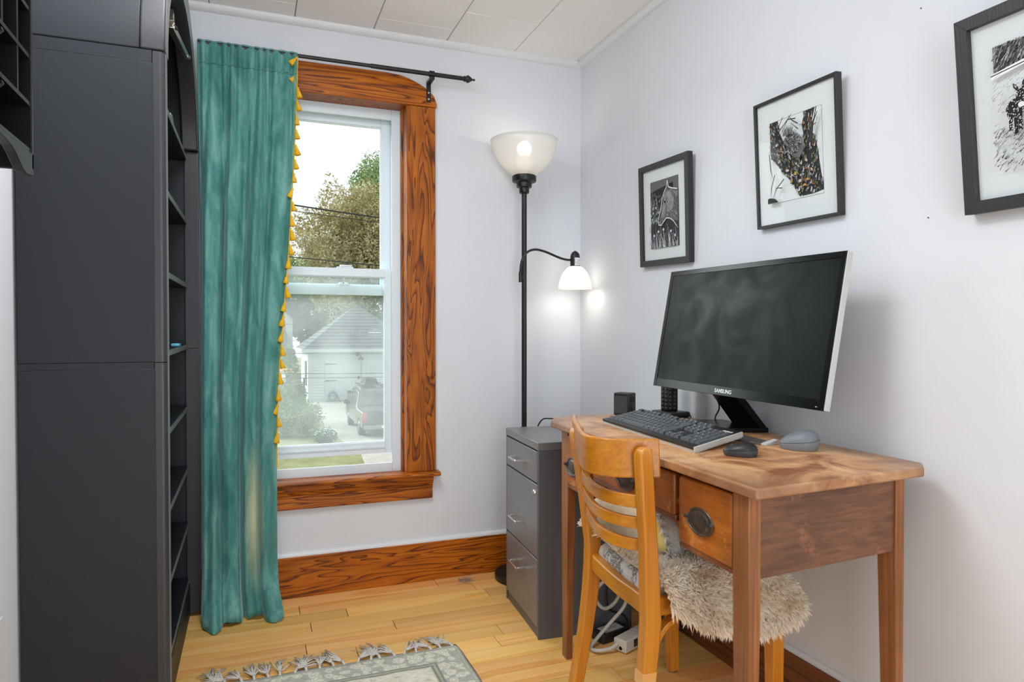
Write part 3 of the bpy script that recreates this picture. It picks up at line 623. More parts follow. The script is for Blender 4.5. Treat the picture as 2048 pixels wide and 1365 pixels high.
for i, (u0, u1, v0, v1) in enumerate(LEGS):
    tu, tv = .012, .010
    a, c = (0, -tu) if u0 < .5 else (tu, 0)
    d, e = (0, -tv) if v0 < .2 else (tv, 0)
    b = MB()
    lo = [dp(u0 - a * 0 + a, v0 + d, 0), dp(u1 + c, v0 + d, 0), dp(u1 + c, v1 + e, 0), dp(u0 + a, v1 + e, 0)]
    if i == 1: lo = [p + Vector((.012, .018, 0)) * .8 for p in lo]
    q4 = lambda z: [dp(u0, v0, z), dp(u1, v0, z), dp(u1, v1, z), dp(u0, v1, z)]
    b.add(lo + q4(.56) + q4(DT - .022), [(3, 2, 1, 0), (8, 9, 10, 11)] + [(k + j, k + (j + 1) % 4, k + 4 + (j + 1) % 4, k + 4 + j) for k in (0, 4) for j in range(4)])
    b.build('leg', M['desk_z'], desk, bev=.002)
b = MB(); dbox(b, .050, .066, .050, .458, .590, DT - .022); b.build('side_panel', M['desk_x'], desk, bev=.001)
b = MB(); dbox(b, 1.0, 1.014, .056, .458, .590, DT - .022); b.build('side_panel', M['desk_x'], desk, bev=.001)
b = MB(); dbox(b, .09, .97, .468, .482, .590, DT - .022); b.build('back_panel', M['desk_y'], desk)
b = MB(); dbox(b, .306, .318, .045, .460, .592, DT - .024); dbox(b, .776, .790, .045, .460, .592, DT - .024); b.build('partition', M['desk_y'], desk)
b = MB(); dbox(b, .095, .97, .030, .055, .752, DT - .022); b.build('front_rail', M['desk_y'], desk)
b = MB(); dbox(b, .318, .776, .050, .460, .642, .648); dbox(b, .10, .306, .05, .46, .588, .594); dbox(b, .79, .967, .05, .46, .578, .584); b.build('bottom_boards', M['desk_y'], desk)
def bracket(u0, s):
    pts = [(0, 0), (.05, 0), (.042, -.012), (.022, -.022), (.008, -.036), (0, -.05)]
    return [dp(u0 + s * a, .044, .642 + c) for a, c in pts]
MB().prism(bracket(.776, -1), DE2 * .016).prism(bracket(.318, 1), DE2 * .016).build('corner_bracket', M['drawer'], desk, bev=.001)
def drawer(u0, u1, z0, z1, pc):
    b = MB(); dbox(b, u0, u1, .022, .05, z0, z1); 
    d = b.build('drawer', M['drawer'], desk, bev=.007, seg=3)
    b = MB(); dbox(b, u0 - .002, u1 + .002, .026, .045, z0 - .012, z0 + .002); b.build('bottom_moulding', M['desk_y'], d, bev=.003)
    # oval backplate, ring bail and two posts
    pu, pz = pc; a_, c_ = .047, .029
    def P(u, z, o): return dp(pu + u, .022 - o, pz + z)
    n = 36; b = MB()
    rings = [(1.0, 0), (1.0, .002), (.90, .0035), (.84, .002), (.70, .002), (.66, .0035), (.60, .004), (.0, .0045)]
    vs = [P(a_ * r * math.cos(2 * math.pi * i / n), c_ * r * math.sin(2 * math.pi * i / n), o) for r, o in rings for i in range(n)]
    b.add(vs, [(k * n + i, k * n + (i + 1) % n, (k + 1) * n + (i + 1) % n, (k + 1) * n + i) for k in range(len(rings) - 1) for i in range(n)])
    pl = b.build('pull_plate', M['pewter'], d, smooth=True)
    bail = [P(.0475 * math.cos(t), .0285 * math.sin(t) - .0005, .0035) for t in [math.radians(x) for x in range(172, 369, 8)]]
    MB().tube(bail, .0024, 8).build('bail', M['pewter'], pl, smooth=True)
    for s in (-1, 1):
        c = P(s * .046, .002, .004); MB().tube([c - DE2 * -.003, c - DE2 * .008], [.0055, .0038], 10).build('post', M['pewter'], pl, smooth='auto')
drawer(.102, .302, .597, .750, (.212, .667))
drawer(.322, .772, .650, .750, (.560, .690))
drawer(.794, .963, .590, .750, (.915, .655))

# ------------------------------------------------ bentwood chair
ch = thing('bentwood_chair', 'honey coloured bentwood chair with slatted back pushed under the desk', 'chair', (-.42, -1.32, 0))
CZ, CY = M['chair_z'], M['chair_y']
POST = [(0, -.658), (.094, -.632), (.24, -.603), (.35, -.587), (.434, -.580), (.49, -.580), (.636, -.603), (.75, -.622), (.800, -.630)]
POST_R = [(0, -.664), (.12, -.650), (.272, -.635), (.346, -.627), (.415, -.622), (.503, -.625), (.602, -.629), (.695, -.636), (.800, -.642)]
def post(yc, dx, w=.034, d=.034, name='rear_leg', dy=lambda z: 0):
    b = MB(); path = []
    for z, x in (POST if yc > -1.4 else POST_R):
        fl = 1.0 + .25 * max(0, 1 - abs(z - .42) / .2)
        path.append((Vector((x + dx + d / 2, yc + dy(z), z)), fl))
    path.append((Vector((path[-1][0].x + .002, yc, .812)), .8)); path.append((Vector((path[-1][0].x + .003, yc, .818)), .45))
    prof = [(-d / 2, -w / 2), (d / 2, -w / 2), (d / 2, w / 2), (-d / 2, w / 2)]
    b.sweep([(p, (f, 0, 0), (0, (1 + f) / 2 if f < 1 else 1, 0)) for p, f in path], prof)
    return b.build(name, CZ, ch, bev=.004)
post(-1.200, 0); rl = post(-1.566, 0)
for z0, z1, xa in ((.276, .304, -.635), (.232, .252, -.6395)):
    tp = MB(); tp.hexa([(xa - .0004 - .0012, -1.5836, z0), (xa + .0338, -1.5836, z0), (xa + .0338, -1.5484, z0), (xa - .0016, -1.5484, z0)], [(xa + .0016 - .0006, -1.5836, z1), (xa + .0364, -1.5836, z1), (xa + .0364, -1.5484, z1), (xa + .001, -1.5484, z1)]); tp.build('tape', M['tape'], rl)
def plan(pts, n=40):   # smooth polyline through plan points
    P_ = [Vector((x, y, 0)) for x, y in pts]; out = []
    for i in range(len(P_) - 1):
        p0, p1, p2, p3 = P_[max(i - 1, 0)], P_[i], P_[i + 1], P_[min(i + 2, len(P_) - 1)]
        for k in range(8):
            t = k / 8; out.append(.5 * ((2 * p1) + (p2 - p0) * t + (2 * p0 - 5 * p1 + 4 * p2 - p3) * t * t + (3 * p1 - p0 - 3 * p2 + p3) * t ** 3))
    return out + [P_[-1]]
def bent(name, pts, z0, z1, th, mat, r=.006, lean=0.0, bevel=.004):
    c = plan(pts); path = []
    for i, p in enumerate(c):
        t = (c[min(i + 1, len(c) - 1)] - c[max(i - 1, 0)]).normalized(); nrm = Vector((-t.y, t.x, 0))   # towards the sitter
        if nrm.x < 0: nrm = -nrm
        path.append((p, nrm, Vector((0, 0, 1)) - nrm * 0 + Vector((lean, 0, 0))))
    zm = z0; h = z1 - z0
    path = [(p + Vector((0, 0, z0)), X, Y) for p, X, Y in path]
    return MB().sweep(path, [(0, 0), (th, 0), (th, h), (0, h)]).build(name, mat, ch, bev=bevel, seg=3)
bent('crest_rail', [(-.548, -1.045), (-.598, -1.150), (-.640, -1.255), (-.680, -1.350), (-.702, -1.430), (-.696, -1.475), (-.672, -1.510), (-.630, -1.535), (-.570, -1.556)], .741, .832, .014, CY, lean=-.05)
SL = [(-.606, -1.213), (-.636, -1.290), (-.664, -1.380), (-.672, -1.450), (-.660, -1.508), (-.636, -1.545), (-.620, -1.560)]
for z0, z1, dx in ((.674, .704, 0), (.625, .652, .006), (.571, .599, .016)):
    bent('back_slat', [(x + dx, y) for x, y in SL], z0, z1, .012, CY)
# seat frame
seat = [(-.575, -1.216), (-.590, -1.31), (-.600, -1.40), (-.602, -1.47), (-.596, -1.545), (-.50, -1.552), (-.34, -1.557), (-.215, -1.555), (-.175, -1.52), (-.160, -1.30), (-.172, -1.08), (-.215, -1.050), (-.36, -1.10), (-.50, -1.17)]
cs = plan(seat + [seat[0]]); cen = Vector((-.39, -1.32, 0))
def inset(pts, d): return [p + (cen - p).normalized() * d for p in pts]
ins = inset(cs[:-1], .030); b = MB(); n = len(ins)
vs = [tuple(p + Vector((0, 0, z))) for z in (.415, .460) for ring_ in (cs[:-1], ins) for p in ring_]
b.add(vs, [f for i in range(n) for j in [(i + 1) % n] for f in ((i, j, 2 * n + j, 2 * n + i), (n + i, 3 * n + i, 3 * n + j, n + j), (2 * n + i, 2 * n + j, 3 * n + j, 3 * n + i), (i, n + i, n + j, j))])
b.build('seat_frame', CY, ch, bev=.004)
m, nt, bs = newmat('toile print seat fabric'); v = coords(nt); n1 = nd(nt, 'ShaderNodeTexNoise', Scale=34.0, Detail=8.0, Roughness=.75, Distortion=2.2); nt.links.new(v, n1.inputs[0])
n2 = nd(nt, 'ShaderNodeTexNoise', Scale=14.0, Detail=2.0); nt.links.new(v, n2.inputs[0])
f1 = ramp(nt, n1.outputs[0], [(0.46, (0, 0, 0, 1)), (0.49, (1, 1, 1, 1)), (0.54, (1, 1, 1, 1)), (0.57, (0, 0, 0, 1))]); f2 = ramp(nt, n2.outputs[0], [(0.45, (0, 0, 0, 1)), (0.52, (1, 1, 1, 1))])
mm = nt.nodes.new('ShaderNodeMath'); mm.operation = 'MULTIPLY'; nt.links.new(f1, mm.inputs[0]); nt.links.new(f2, mm.inputs[1])
nt.links.new(mixc(nt, mm.outputs[0], rgb(226, 222, 216), rgb(96, 90, 92)), bs.inputs['Base Color']); bs.inputs['Roughness'].default_value = .8
pad = MB(); rings = [(0.026, .450), (.020, .468), (.026, .484), (.045, .497), (.09, .506), (.16, .511)]
pr = [inset(cs[:-1], d) for d, z in rings]
vs = [tuple(p + Vector((0, 0, z))) for (d, z), r_ in zip(rings, pr) for p in r_]
fs = [(k * n + i, k * n + (i + 1) % n, (k + 1) * n + (i + 1) % n, (k + 1) * n + i) for k in range(len(rings) - 1) for i in range(n)] + [[(len(rings) - 1) * n + i for i in range(n)]]
pad.add(vs, fs).build('seat_pad', m, ch, smooth=True)
def fleg(x0, y0, x1, y1):
    w = .019; b = MB()
    b.hexa([(x1 - w * .8, y1 - w * .8, .006), (x1 + w * .8, y1 - w * .8, .006), (x1 + w * .8, y1 + w * .8, .006), (x1 - w * .8, y1 + w * .8, .006)], [(x0 - w, y0 - w, .416), (x0 + w, y0 - w, .416), (x0 + w, y0 + w, .416), (x0 - w, y0 + w, .416)])
    o = b.build('front_leg', CZ, ch, bev=.003)
    MB().lathe([(0, 0), (.014, 0), (.015, .006), (0, .006)], (x1, y1, 0), 16).build('glide', M['nickel'], o)
fleg(-.228, -1.085, -.210, -1.075); fleg(-.214, -1.528, -.196, -1.512)
def brace(y, s):
    P0 = [(-.585, .325), (-.578, .355), (-.555, .388), (-.515, .408), (-.455, .416)]; c = plan([(x, z) for x, z in P0]); b = MB(); path = []
    for i, p in enumerate(c):
        t = (c[min(i + 1, len(c) - 1)] - c[max(i - 1, 0)]).normalized()
        path.append((Vector((p.x, y, p.y)), Vector((-t.y, 0, t.x)), Vector((0, 1, 0))))
    b.sweep(path, [(-.006, -.013), (.006, -.013), (.006, .013), (-.006, .013)]); b.build('corner_brace', CY, ch, bev=.002)
brace(-1.545, 1); brace(-1.200, 1)
# ------------------------------------------------ wool: tapering curved tufts on a base surface
def tufts(fn, nrm, count, length, width, seed, droop=.4, spread=.7):
    r = random.Random(seed); V = []; F = []
    for _ in range(count):
        u, v_ = r.random(), r.random(); p = Vector(fn(u, v_)); n_ = Vector(nrm(u, v_)).normalized()
        d = (n_ + Vector((r.uniform(-1, 1), r.uniform(-1, 1), r.uniform(-1, 1))) * spread).normalized()
        # locks clump: bend direction from noise
        q = noise.noise_vector(p * 22); d = (d + q * .9).normalized()
        L = length * r.uniform(.55, 1.2); wv = d.cross(Vector((r.uniform(-1, 1), r.uniform(-1, 1), r.uniform(-1, 1)))).normalized() * width * r.uniform(.6, 1.3)
        g_ = Vector((0, 0, -1)) * droop * L
        p1 = p + d * L * .5 + g_ * .15; p2 = p + d * L * .95 + g_ * .7
        b = len(V); V += [tuple(p - wv), tuple(p + wv), tuple(p1 - wv * .8), tuple(p1 + wv * .8), tuple(p2)]
        F += [(b, b + 1, b + 3, b + 2), (b + 2, b + 3, b + 4)]
    return V, F
def fluff(name, fn, nrm, count, length, width, mat, parent, seed=1, droop=.4, spread=.7):
    V, F = tufts(fn, nrm, count, length, width, seed, droop, spread)
    me = bpy.data.meshes.new(name); me.from_pydata(V, [], F); me.materials.append(mat); me.polygons.foreach_set('use_smooth', [True] * len(F))
    o = bpy.data.objects.new(name, me); COL.objects.link(o); o.parent = parent; o.matrix_parent_inverse = Matrix.Translation(-parent.location); o['kind'] = 'stuff'; return o
def woolmat(name, a, c):
    m, nt, b = newmat(name); v = coords(nt); n = nd(nt, 'ShaderNodeTexNoise', Scale=22.0, Detail=4.0); nt.links.new(v, n.inputs[0])
    nt.links.new(ramp(nt, n.outputs[0], [(0.3, a), (0.65, c)]), b.inputs['Base Color']); b.inputs['Roughness'].default_value = .9; b.inputs['Specular IOR Level'].default_value = .1
    out = nt.nodes['Material Output']; tr = nd(nt, 'ShaderNodeBsdfTranslucent'); tr.inputs[0].default_value = c
    mx = nt.nodes.new('ShaderNodeMixShader'); mx.inputs[0].default_value = .4; nt.links.new(b.outputs[0], mx.inputs[1]); nt.links.new(tr.outputs[0], mx.inputs[2]); nt.links.new(mx.outputs[0], out.inputs[0]); return m
M['wool'] = woolmat('cream sheepskin wool', rgb(238, 218, 190), rgb(255, 248, 236))
M['wool_white'] = woolmat('white wool', rgb(222, 218, 210), rgb(244, 242, 238))
# sheepskin over the chair seat
sk = thing('sheepskin', 'fluffy cream sheepskin draped over the chair seat under the desk', 'sheepskin', (-.36, -1.36, .51))
def skin(u, v_):     # u along x (back to front), v from the far side to the near side and down it
    x = -.582 + .382 * u + .018 * math.sin(v_ * 7 + 1)
    if v_ < .70: y = -1.12 - (v_ / .70) * .425; z = .517 + .010 * math.sin(u * 9 + v_ * 5)
    else:
        t = (v_ - .70) / .30; y = -1.545 - .050 * math.sin(t * 1.5); z = .515 - .100 * (t ** 1.25) * interp(u, [(0, .7), (.25, 1.2), (.5, 1.55), (.78, 1.6), (.92, 1.25), (1, .7)])
    if u > .85: z -= (u - .85) / .15 * .05
    return (x, y, z)
def skin_n(u, v_):
    a = Vector(skin(u, v_)); e = .01
    du = Vector(skin(min(1, u + e), v_)) - Vector(skin(max(0, u - e), v_)); dv = Vector(skin(u, min(1, v_ + e))) - Vector(skin(u, max(0, v_ - e)))
    n = du.cross(dv); n = -n if n.z < 0 and v_ < .7 else n
    if v_ >= .7 and n.y > 0: n = -n
    return n
MB().grid(skin, 24, 40).build('hide', M['wool'], sk, smooth=True, sol=.006)
fluff('wool', skin, skin_n, 26000, .024, .0032, M['wool'], sk, 3, droop=.3, spread=.75)
fluff('wool_rim', lambda u, v_: skin(u, 1 - .04 * v_), lambda u, v_: (.1, -.35, -1), 1800, .026, .003, M['wool'], sk, 4, .4)
fluff('wool_rim', lambda u, v_: skin(1 - .03 * v_, u), lambda u, v_: (1, -.2, -.5), 1400, .026, .003, M['wool'], sk, 5, .4)
# pillow with fluffy ends
pl = thing('throw_pillow', 'cream throw pillow with fluffy white ends against the chair back', 'pillow', (-.53, -1.26, .53))
PR = Matrix.Translation((-.482, -1.278, .556)) @ Matrix.Rotation(math.radians(-9), 4, 'X') @ Matrix.Rotation(math.radians(-9), 4, 'Y')
def pil(u, v_):
    a = 2 * math.pi * u; t = math.pi * (v_ - .5)
    def sp(c, p): return math.copysign(abs(c) ** p, c)
    y = .185 * sp(math.sin(t), .8); k = math.cos(t) ** .45
    z = .076 * k * sp(math.cos(a), .55) * (1 + .10 * abs(math.sin(t)) ** 3); x = .058 * (max(0, math.cos(t)) ** .9) * sp(math.sin(a), .8)
    return tuple(PR @ Vector((x, y, z)))
M['cream'] = plain('cream linen', rgb(222, 208, 178), .85, var=.05, vs=40, bm=.15, bs=900)
MB().grid(pil, 32, 28).build('cushion', M['cream'], pl, smooth=True)
M['lemon'] = plain('pale yellow fabric', rgb(238, 214, 130), .85)
MB().grid(lambda u, v_: tuple(Vector(pil(.52 + .42 * u, .035 + .13 * v_)) + Vector((-.0022, -.0022, .001))), 14, 8).build('yellow_patch', M['lemon'], pl, smooth=True)
for side, sgn in ((0, -1), (1, 1)):
    MB().grid(lambda u, v_, sgn=sgn: tuple(PR @ Vector((.020 * math.cos(2 * math.pi * u) * math.sin(math.pi * v_), sgn * .188 + .018 * math.sin(2 * math.pi * u) * math.sin(math.pi * v_), (.072 if sgn < 0 else .046) * math.cos(math.pi * v_)))), 16, 10).build('fluffy_core', M['wool_white'], pl, smooth=True)
    fl = lambda u, v_, side=side, sgn=sgn: tuple(PR @ Vector((.018 * math.sin(u * 40), sgn * (.178 + .012 * v_), (.075 if sgn < 0 else .045) * (2 * u - 1))))
    fluff('fluffy_end', fl, lambda u, v_, sgn=sgn: PR.to_3x3() @ Vector((-.2, sgn, .3 * (2 * u - 1))), 1500, .034 if sgn > 0 else .026, .0034, M['wool_white'], pl, 8 + side, .2, .8)

# ------------------------------------------------ monitor
mon = thing('monitor', 'large black Monitor with silver side on a black stand on the desk'.replace('Monitor', 'monitor'), 'monitor', (-.10, -1.23, DT))
MW, MHt = .730, .388; MR = Matrix.Translation((-.200, -1.3065, .8985)) @ Matrix.Rotation(.0123, 4, 'X') @ Matrix.Rotation(math.radians(10.0), 4, 'Y')
# local: y across (+y far), z up, front face at x = 0, body behind it (+x)
def mb(b, x0, x1, y0, y1, z0, z1, mi=0):
    t = MB().box(x0, x1, y0, y1, z0, z1); return b.add([tuple(MR @ Vector(p)) for p in t.v], t.f, mi)
h = MW / 2
mb(MB(), .004, .024, -h + .010, h - .010, .010, MHt - .010).build('back_shell', M['black_plastic'], mon, bev=.004)
b = MB(); mb(b, 0, .006, -h, -h + .016, 0, MHt); mb(b, 0, .006, h - .016, h, 0, MHt); mb(b, 0, .006, -h + .016, h - .016, 0, .027); mb(b, 0, .006, -h + .016, h - .016, MHt - .016, MHt)
bez_ = b.build('bezel', M['gloss_black'], mon, bev=.001)
b = MB(); mb(b, .001, .018, -h - .003, -h, .001, MHt - .001); b.build('silver_side', M['silver'], mon, bev=.001)
mb(MB(), .001, .012, h, h + .003, .001, MHt - .001).build('silver_side', M['silver'], mon, bev=.001)
m, nt, bs = newmat('matte smudged lcd'); v = coords(nt); n = nd(nt, 'ShaderNodeTexNoise', Scale=7.0, Detail=5.0, Distortion=1.6); nt.links.new(v, n.inputs[0])
nt.links.new(ramp(nt, n.outputs[0], [(.35, (.30, .30, .30, 1)), (.65, (.44, .44, .44, 1))]), bs.inputs['Roughness'])
n2 = nd(nt, 'ShaderNodeTexNoise', Scale=5.0, Detail=3.0, Distortion=2.5); nt.links.new(v, n2.inputs[0]); mk = nt.nodes.new('ShaderNodeMath'); mk.operation = 'MULTIPLY'; mk.inputs[1].default_value = 7; nt.links.new(n2.outputs[0], mk.inputs[0]); sn = nt.nodes.new('ShaderNodeMath'); sn.operation = 'PINGPONG'; sn.inputs[1].default_value = .5; nt.links.new(mk.outputs[0], sn.inputs[0])
nt.links.new(ramp(nt, sn.outputs[0], [(0, rgb(14, 18, 17)), (.12, rgb(20, 25, 24))]), bs.inputs['Base Color']); bs.inputs['Specular IOR Level'].default_value = .13
mb(MB(), .0015, .003, -h + .015, h - .015, .026, MHt - .015).build('screen', m, mon)
text_mesh('brand_lettering', 'SAMSUNG', .0155, MR @ Matrix.Translation((-.0006, .004, .0125)) @ Matrix.Rotation(math.radians(-90), 4, 'Z') @ Matrix.Rotation(math.radians(90), 4, 'X') @ Matrix.Diagonal((1.05, 1, 1, 1)), M['white_print'], mon)
mb(MB(), .0, .0008, -h + .02, -h + .026, .007, .009).build('power_led', M['silver'], mon)
pts = [(-.235, -1.040), (-.235, -1.245), (-.035, -1.305), (-.035, -1.090)]
b = MB(); b.hexa([(x, y, DT) for x, y in pts], [(x, y, DT + .014) for x, y in pts]); b.build('stand_base', M['gloss_black'], mon, bev=.002)
b = MB(); b.hexa([(-.050, -1.290, DT + .006), (-.022, -1.290, DT + .006), (-.022, -1.165, DT + .006), (-.050, -1.165, DT + .006)], [(-.176, -1.262, .955), (-.150, -1.262, .955), (-.150, -1.150, .955), (-.176, -1.150, .955)]); b.build('stand_neck', M['gloss_black'], mon, bev=.002)
b = MB(); mb(b, .024, .045, -.06, .12, .03, .16); b.build('hinge_cover', M['black_plastic'], mon, bev=.004)
tag(MB().tube(bez((-.12, -1.13, .93), (-.08, -1.10, .88), (-.06, -1.12, .86), (-.055, -1.10, .83)) + bez((-.055, -1.10, .83), (-.05, -1.08, .81), (-.045, -1.06, .80), (-.026, -1.05, .786))[1:], .0026, 8).build('monitor_cable', M['cable_black'], smooth=True), 'thin black cable hanging behind the monitor down to the desk edge', 'cable', 'monitor cables') ['label'] = 'thin black bent cable hanging left of the monitor stand'
tag(MB().tube(bez((-.10, -1.20, .90), (-.06, -1.19, .86), (-.05, -1.185, .83), (-.03, -1.17, .79)), .0038, 8).build('monitor_cable', M['cable_black'], smooth=True), 'thicker black cable just behind the monitor stand neck', 'cable', 'monitor cables')

# ------------------------------------------------ keyboard
kb = thing('keyboard', 'black full-size keyboard with white underside rim on the desk', 'keyboard', (-.31, -1.19, DT))
KNL, KNR, KFR, KFL = Vector((-.392, -.945, .789)), Vector((-.450, -1.520, .789)), Vector((-.234, -1.432, .8035)), Vector((-.194, -.864, .8035))
def kp(a, b_, h_=0):     # a along the width from the left, b from front to back
    p = (KNL * (1 - a) + KNR * a) * (1 - b_) + (KFL * (1 - a) + KFR * a) * b_; n_ = (KNR - KNL).cross(KFL - KNL).normalized(); n_ = n_ if n_.z > 0 else -n_
    return p + n_ * (h_ - .004 * math.sin(math.pi * b_))
def ksl(b, a0, a1, b0, b1, h0, h1, ins=0, mi=0): 
    ai, bi = ins * .6, ins * 1.8
    return b.hexa([kp(a0, b0, h0), kp(a1, b0, h0), kp(a1, b1, h0), kp(a0, b1, h0)], [kp(a0 + ai, b0 + bi, h1), kp(a1 - ai, b0 + bi, h1), kp(a1 - ai, b1 - bi, h1), kp(a0 + ai, b1 - bi, h1)], mi)
b = MB()
for i in range(8): ksl(b, 0, 1, i / 8, (i + 1) / 8, .004, .011)
ksl(b, 0, 1, 0, 1, .0035, .006)
b.build('top_plate', M['kb_body'], kb)
b = MB(); ksl(b, .004, .998, .01, .985, -.005, .004); ksl(b, .992, 1.003, -.01, 1.0, -.002, .0112); b.build('white_rim', M['silver'], kb, bev=.001)
for a in (.10, .90):
    b = MB(); p = kp(a, .86, -.002); q = Vector((p.x, p.y, DT)); d = (KNR - KNL).normalized() * .018; e = (KFL - KNL).normalized() * .006
    b.hexa([q - d - e, q + d - e, q + d + e, q - d + e], [p - d - e, p + d - e, p + d + e, p - d + e]); b.build('foot', M['black_plastic'], kb)
rows_ = [(.13, .255, [1.25, 1.25, 1.25, 6.25, 1.25, 1.25, 1.25, 1.25]), (.265, .39, [2.25] + [1] * 10 + [2.75]), (.40, .525, [1.75] + [1] * 11 + [2.25]), (.535, .66, [1.5] + [1] * 12 + [1.5]), (.67, .795, [1] * 13 + [2])]
U = .0425; KEYS = []
for b0, b1, ks in rows_:
    a = .022
    for k in ks: KEYS.append((a, a + k * U, b0, b1)); a += k * U
a = .022
for grp in (1, 4, 4, 4):
    for k in range(grp): KEYS.append((a, a + U, .835, .935)); a += U
    a += .0213 if grp > 1 else U
A2 = .022 + 15 * U + .012
for b0, b1 in ((.535, .66), (.67, .795)):
    for k in range(3): KEYS.append((A2 + k * U, A2 + k * U + U, b0, b1))
for k in range(3): KEYS.append((A2 + k * U, A2 + k * U + U, .13, .255))
KEYS.append((A2 + U, A2 + 2 * U, .265, .39))
for k in range(3): KEYS.append((A2 + k * U, A2 + k * U + U, .835, .935))
A3 = A2 + 3 * U + .012; U3 = (.982 - A3) / 4
for b0, b1 in ((.265, .39), (.40, .525), (.535, .66), (.67, .795)):
    for k in range(3): KEYS.append((A3 + k * U3, A3 + k * U3 + U3, b0, b1))
KEYS += [(A3, A3 + 2 * U3, .13, .255), (A3 + 2 * U3, A3 + 3 * U3, .13, .255), (A3 + 3 * U3, A3 + 4 * U3, .13, .39), (A3 + 3 * U3, A3 + 4 * U3, .40, .66), (A3 + 3 * U3, A3 + 4 * U3, .67, .795)]
mk_ = MB()
for (a0, a1, b0, b1) in KEYS:
    b = MB(); g = .0014; ksl(b, a0 + g, a1 - g, b0 + g * 3, b1 - g * 3, .010, .0178, .005); b.build('key', M['key'], kb)
    if a1 - a0 < .08 and rnd.random() < .85:
        ca_, cb_ = a0 + (a1 - a0) * .30, b1 - (b1 - b0) * .42; s = .0045
        ksl(mk_, ca_, ca_ + s, cb_, cb_ + s * 4.6, .0179, .0180)
        if rnd.random() < .5: ksl(mk_, ca_ + s, ca_ + s * 2.0, cb_ + s * 2, cb_ + s * 3.2, .0179, .0180)
mk_.build('key_legends', M['white_print'], kb)['kind'] = 'stuff'
kx = (KNR - KNL).normalized(); kz = (KNR - KNL).cross(KFL - KNL).normalized(); kz = kz if kz.z > 0 else -kz; ky = kz.cross(kx)
KM = Matrix.Translation(kp(.925, .885, .0114)) @ Matrix((kx, ky, kz)).transposed().to_4x4()
text_mesh('brand_lettering', 'logitech', .0135, KM, M['white_print'], kb)

# ------------------------------------------------ mice and other small things on the desk
def mouse(name, label, cat, loc, ang, Lx, Wy, Hz, mat, mat2, skew=0.0, split=True):
    t = thing(name, label, cat, loc); R = Matrix.Translation(loc) @ Matrix.Rotation(ang, 4, 'Z')
    def f(u, v_):
        a = 2 * math.pi * u; r = 1.0
        x = Lx * math.cos(a) * (1 - .08 * math.cos(2 * a)); y = Wy * math.sin(a) * (1 + .10 * math.cos(a))
        if v_ < .25: k = .90 + .10 * math.sin(v_ / .25 * math.pi / 2); z = v_ / .25 * .38 * Hz
        else: tt = (v_ - .25) / .75; k = math.cos(tt * math.pi / 2) ** .62; z = .38 * Hz + .62 * Hz * math.sin(tt * math.pi / 2)
        z *= 1 - .30 * (x * k / Lx) - .10 * (x * k / Lx) ** 2 if v_ >= .25 else 1
        z += skew * y * k
        return tuple(R @ Vector((x * k, y * k, max(z, 0))))
    lower = MB().grid(lambda u, v_: f(u, v_ * .33), 40, 8); lower.build('shell', mat, t, smooth=True)
    MB().grid(lambda u, v_: f(u, .33 + v_ * .67), 40, 16).build('top_cover', mat2, t, smooth=True)
    MB().tube([f(u / 40, .33) for u in range(41)], .0005, 5).build('seam', M['gap'], t)
    wc = R @ Vector((Lx * .42, 0, Hz * .60)); 
    wb = MB().lathe([(0, -.0032), (.0075, -.003), (.0085, 0), (.0075, .003), (0, .0032)], (0, 0, 0), 18, axis='y'); wb.v = [tuple(wc + Matrix.Rotation(ang, 3, 'Z') @ Vector(p)) for p in wb.v]
    wb.build('scroll_wheel', M['dark_plastic'], t, smooth=True)
    return t
mouse('computer_mouse', 'small charcoal black mouse on the desk in front of the keyboard', 'mouse', (-.366, -1.583, DT), math.radians(118), .044, .032, .030, M['dark_plastic'], M['black_plastic'])
mouse('computer_mouse', 'larger slate grey ergonomic mouse on the desk right of the monitor stand', 'mouse', (-.165, -1.562, DT), math.radians(97), .053, .040, .046, M['grey_plastic'], M['grey_plastic'], skew=-.12)
ps = thing('phone_rest', 'flat grey metal tray with upturned end beside the keyboard on the desk', 'tray', (-.21, -1.42, DT))
q = [Vector((-.245, -1.340, DT)), Vector((-.150, -1.310, DT)), Vector((-.166, -1.470, DT)), Vector((-.214, -1.478, DT))]
b = MB(); b.hexa([p for p in q], [p + Vector((0, 0, .004)) for p in q]); b.build('plate', plain('brushed grey metal', rgb(116, 118, 118), .35, metal=.6), ps, bev=.001)
d = Vector((.004, -.016, 0))
b = MB(); b.hexa([q[3], q[2], q[2] + d, q[3] + d], [q[3] + Vector((0, 0, .005)), q[2] + Vector((0, 0, .013)), q[2] + d + Vector((0, 0, .013)), q[3] + d + Vector((0, 0, .005))]); b.build('upturned_end', M['silver'], ps, bev=.001)
MB().tube([q[0] + Vector((0, 0, .004)), q[3] + Vector((0, 0, .0045)), q[2] + Vector((0, 0, .013))], .0008, 6).build('polished_edge', M['chrome'], ps)
# small black box at the far edge
bx = thing('hub_box', 'small black upright box with ports at the far end of the desk', 'box', (-.205, -.775, DT))
R = Matrix.Translation((-.212, -.776, DT)) @ Matrix.Rotation(math.radians(-60), 4, 'Z')
def lb(b, x0, x1, y0, y1, z0, z1): t = MB().box(x0, x1, y0, y1, z0, z1); return b.add([tuple(R @ Vector(p)) for p in t.v], t.f)
lb(MB(), -.031, .031, -.026, .026, 0, .080).build('case', M['black_plastic'], bx, bev=.004, seg=3)
for z, y in ((.055, -.005), (.055, .008), (.028, -.005), (.028, .008)):
    pass
b = MB(); [lb(b, .031, .0318, y - .004, y + .004, z - .008, z + .008) for z, y in ((.056, -.008), (.056, .010), (.026, -.008))]; b.build('port', M['gap'], bx)
b = MB(); lb(b, -.025, .025, -.0266, -.0262, .008, .070); b.build('face_plate', M['dark_plastic'], bx)
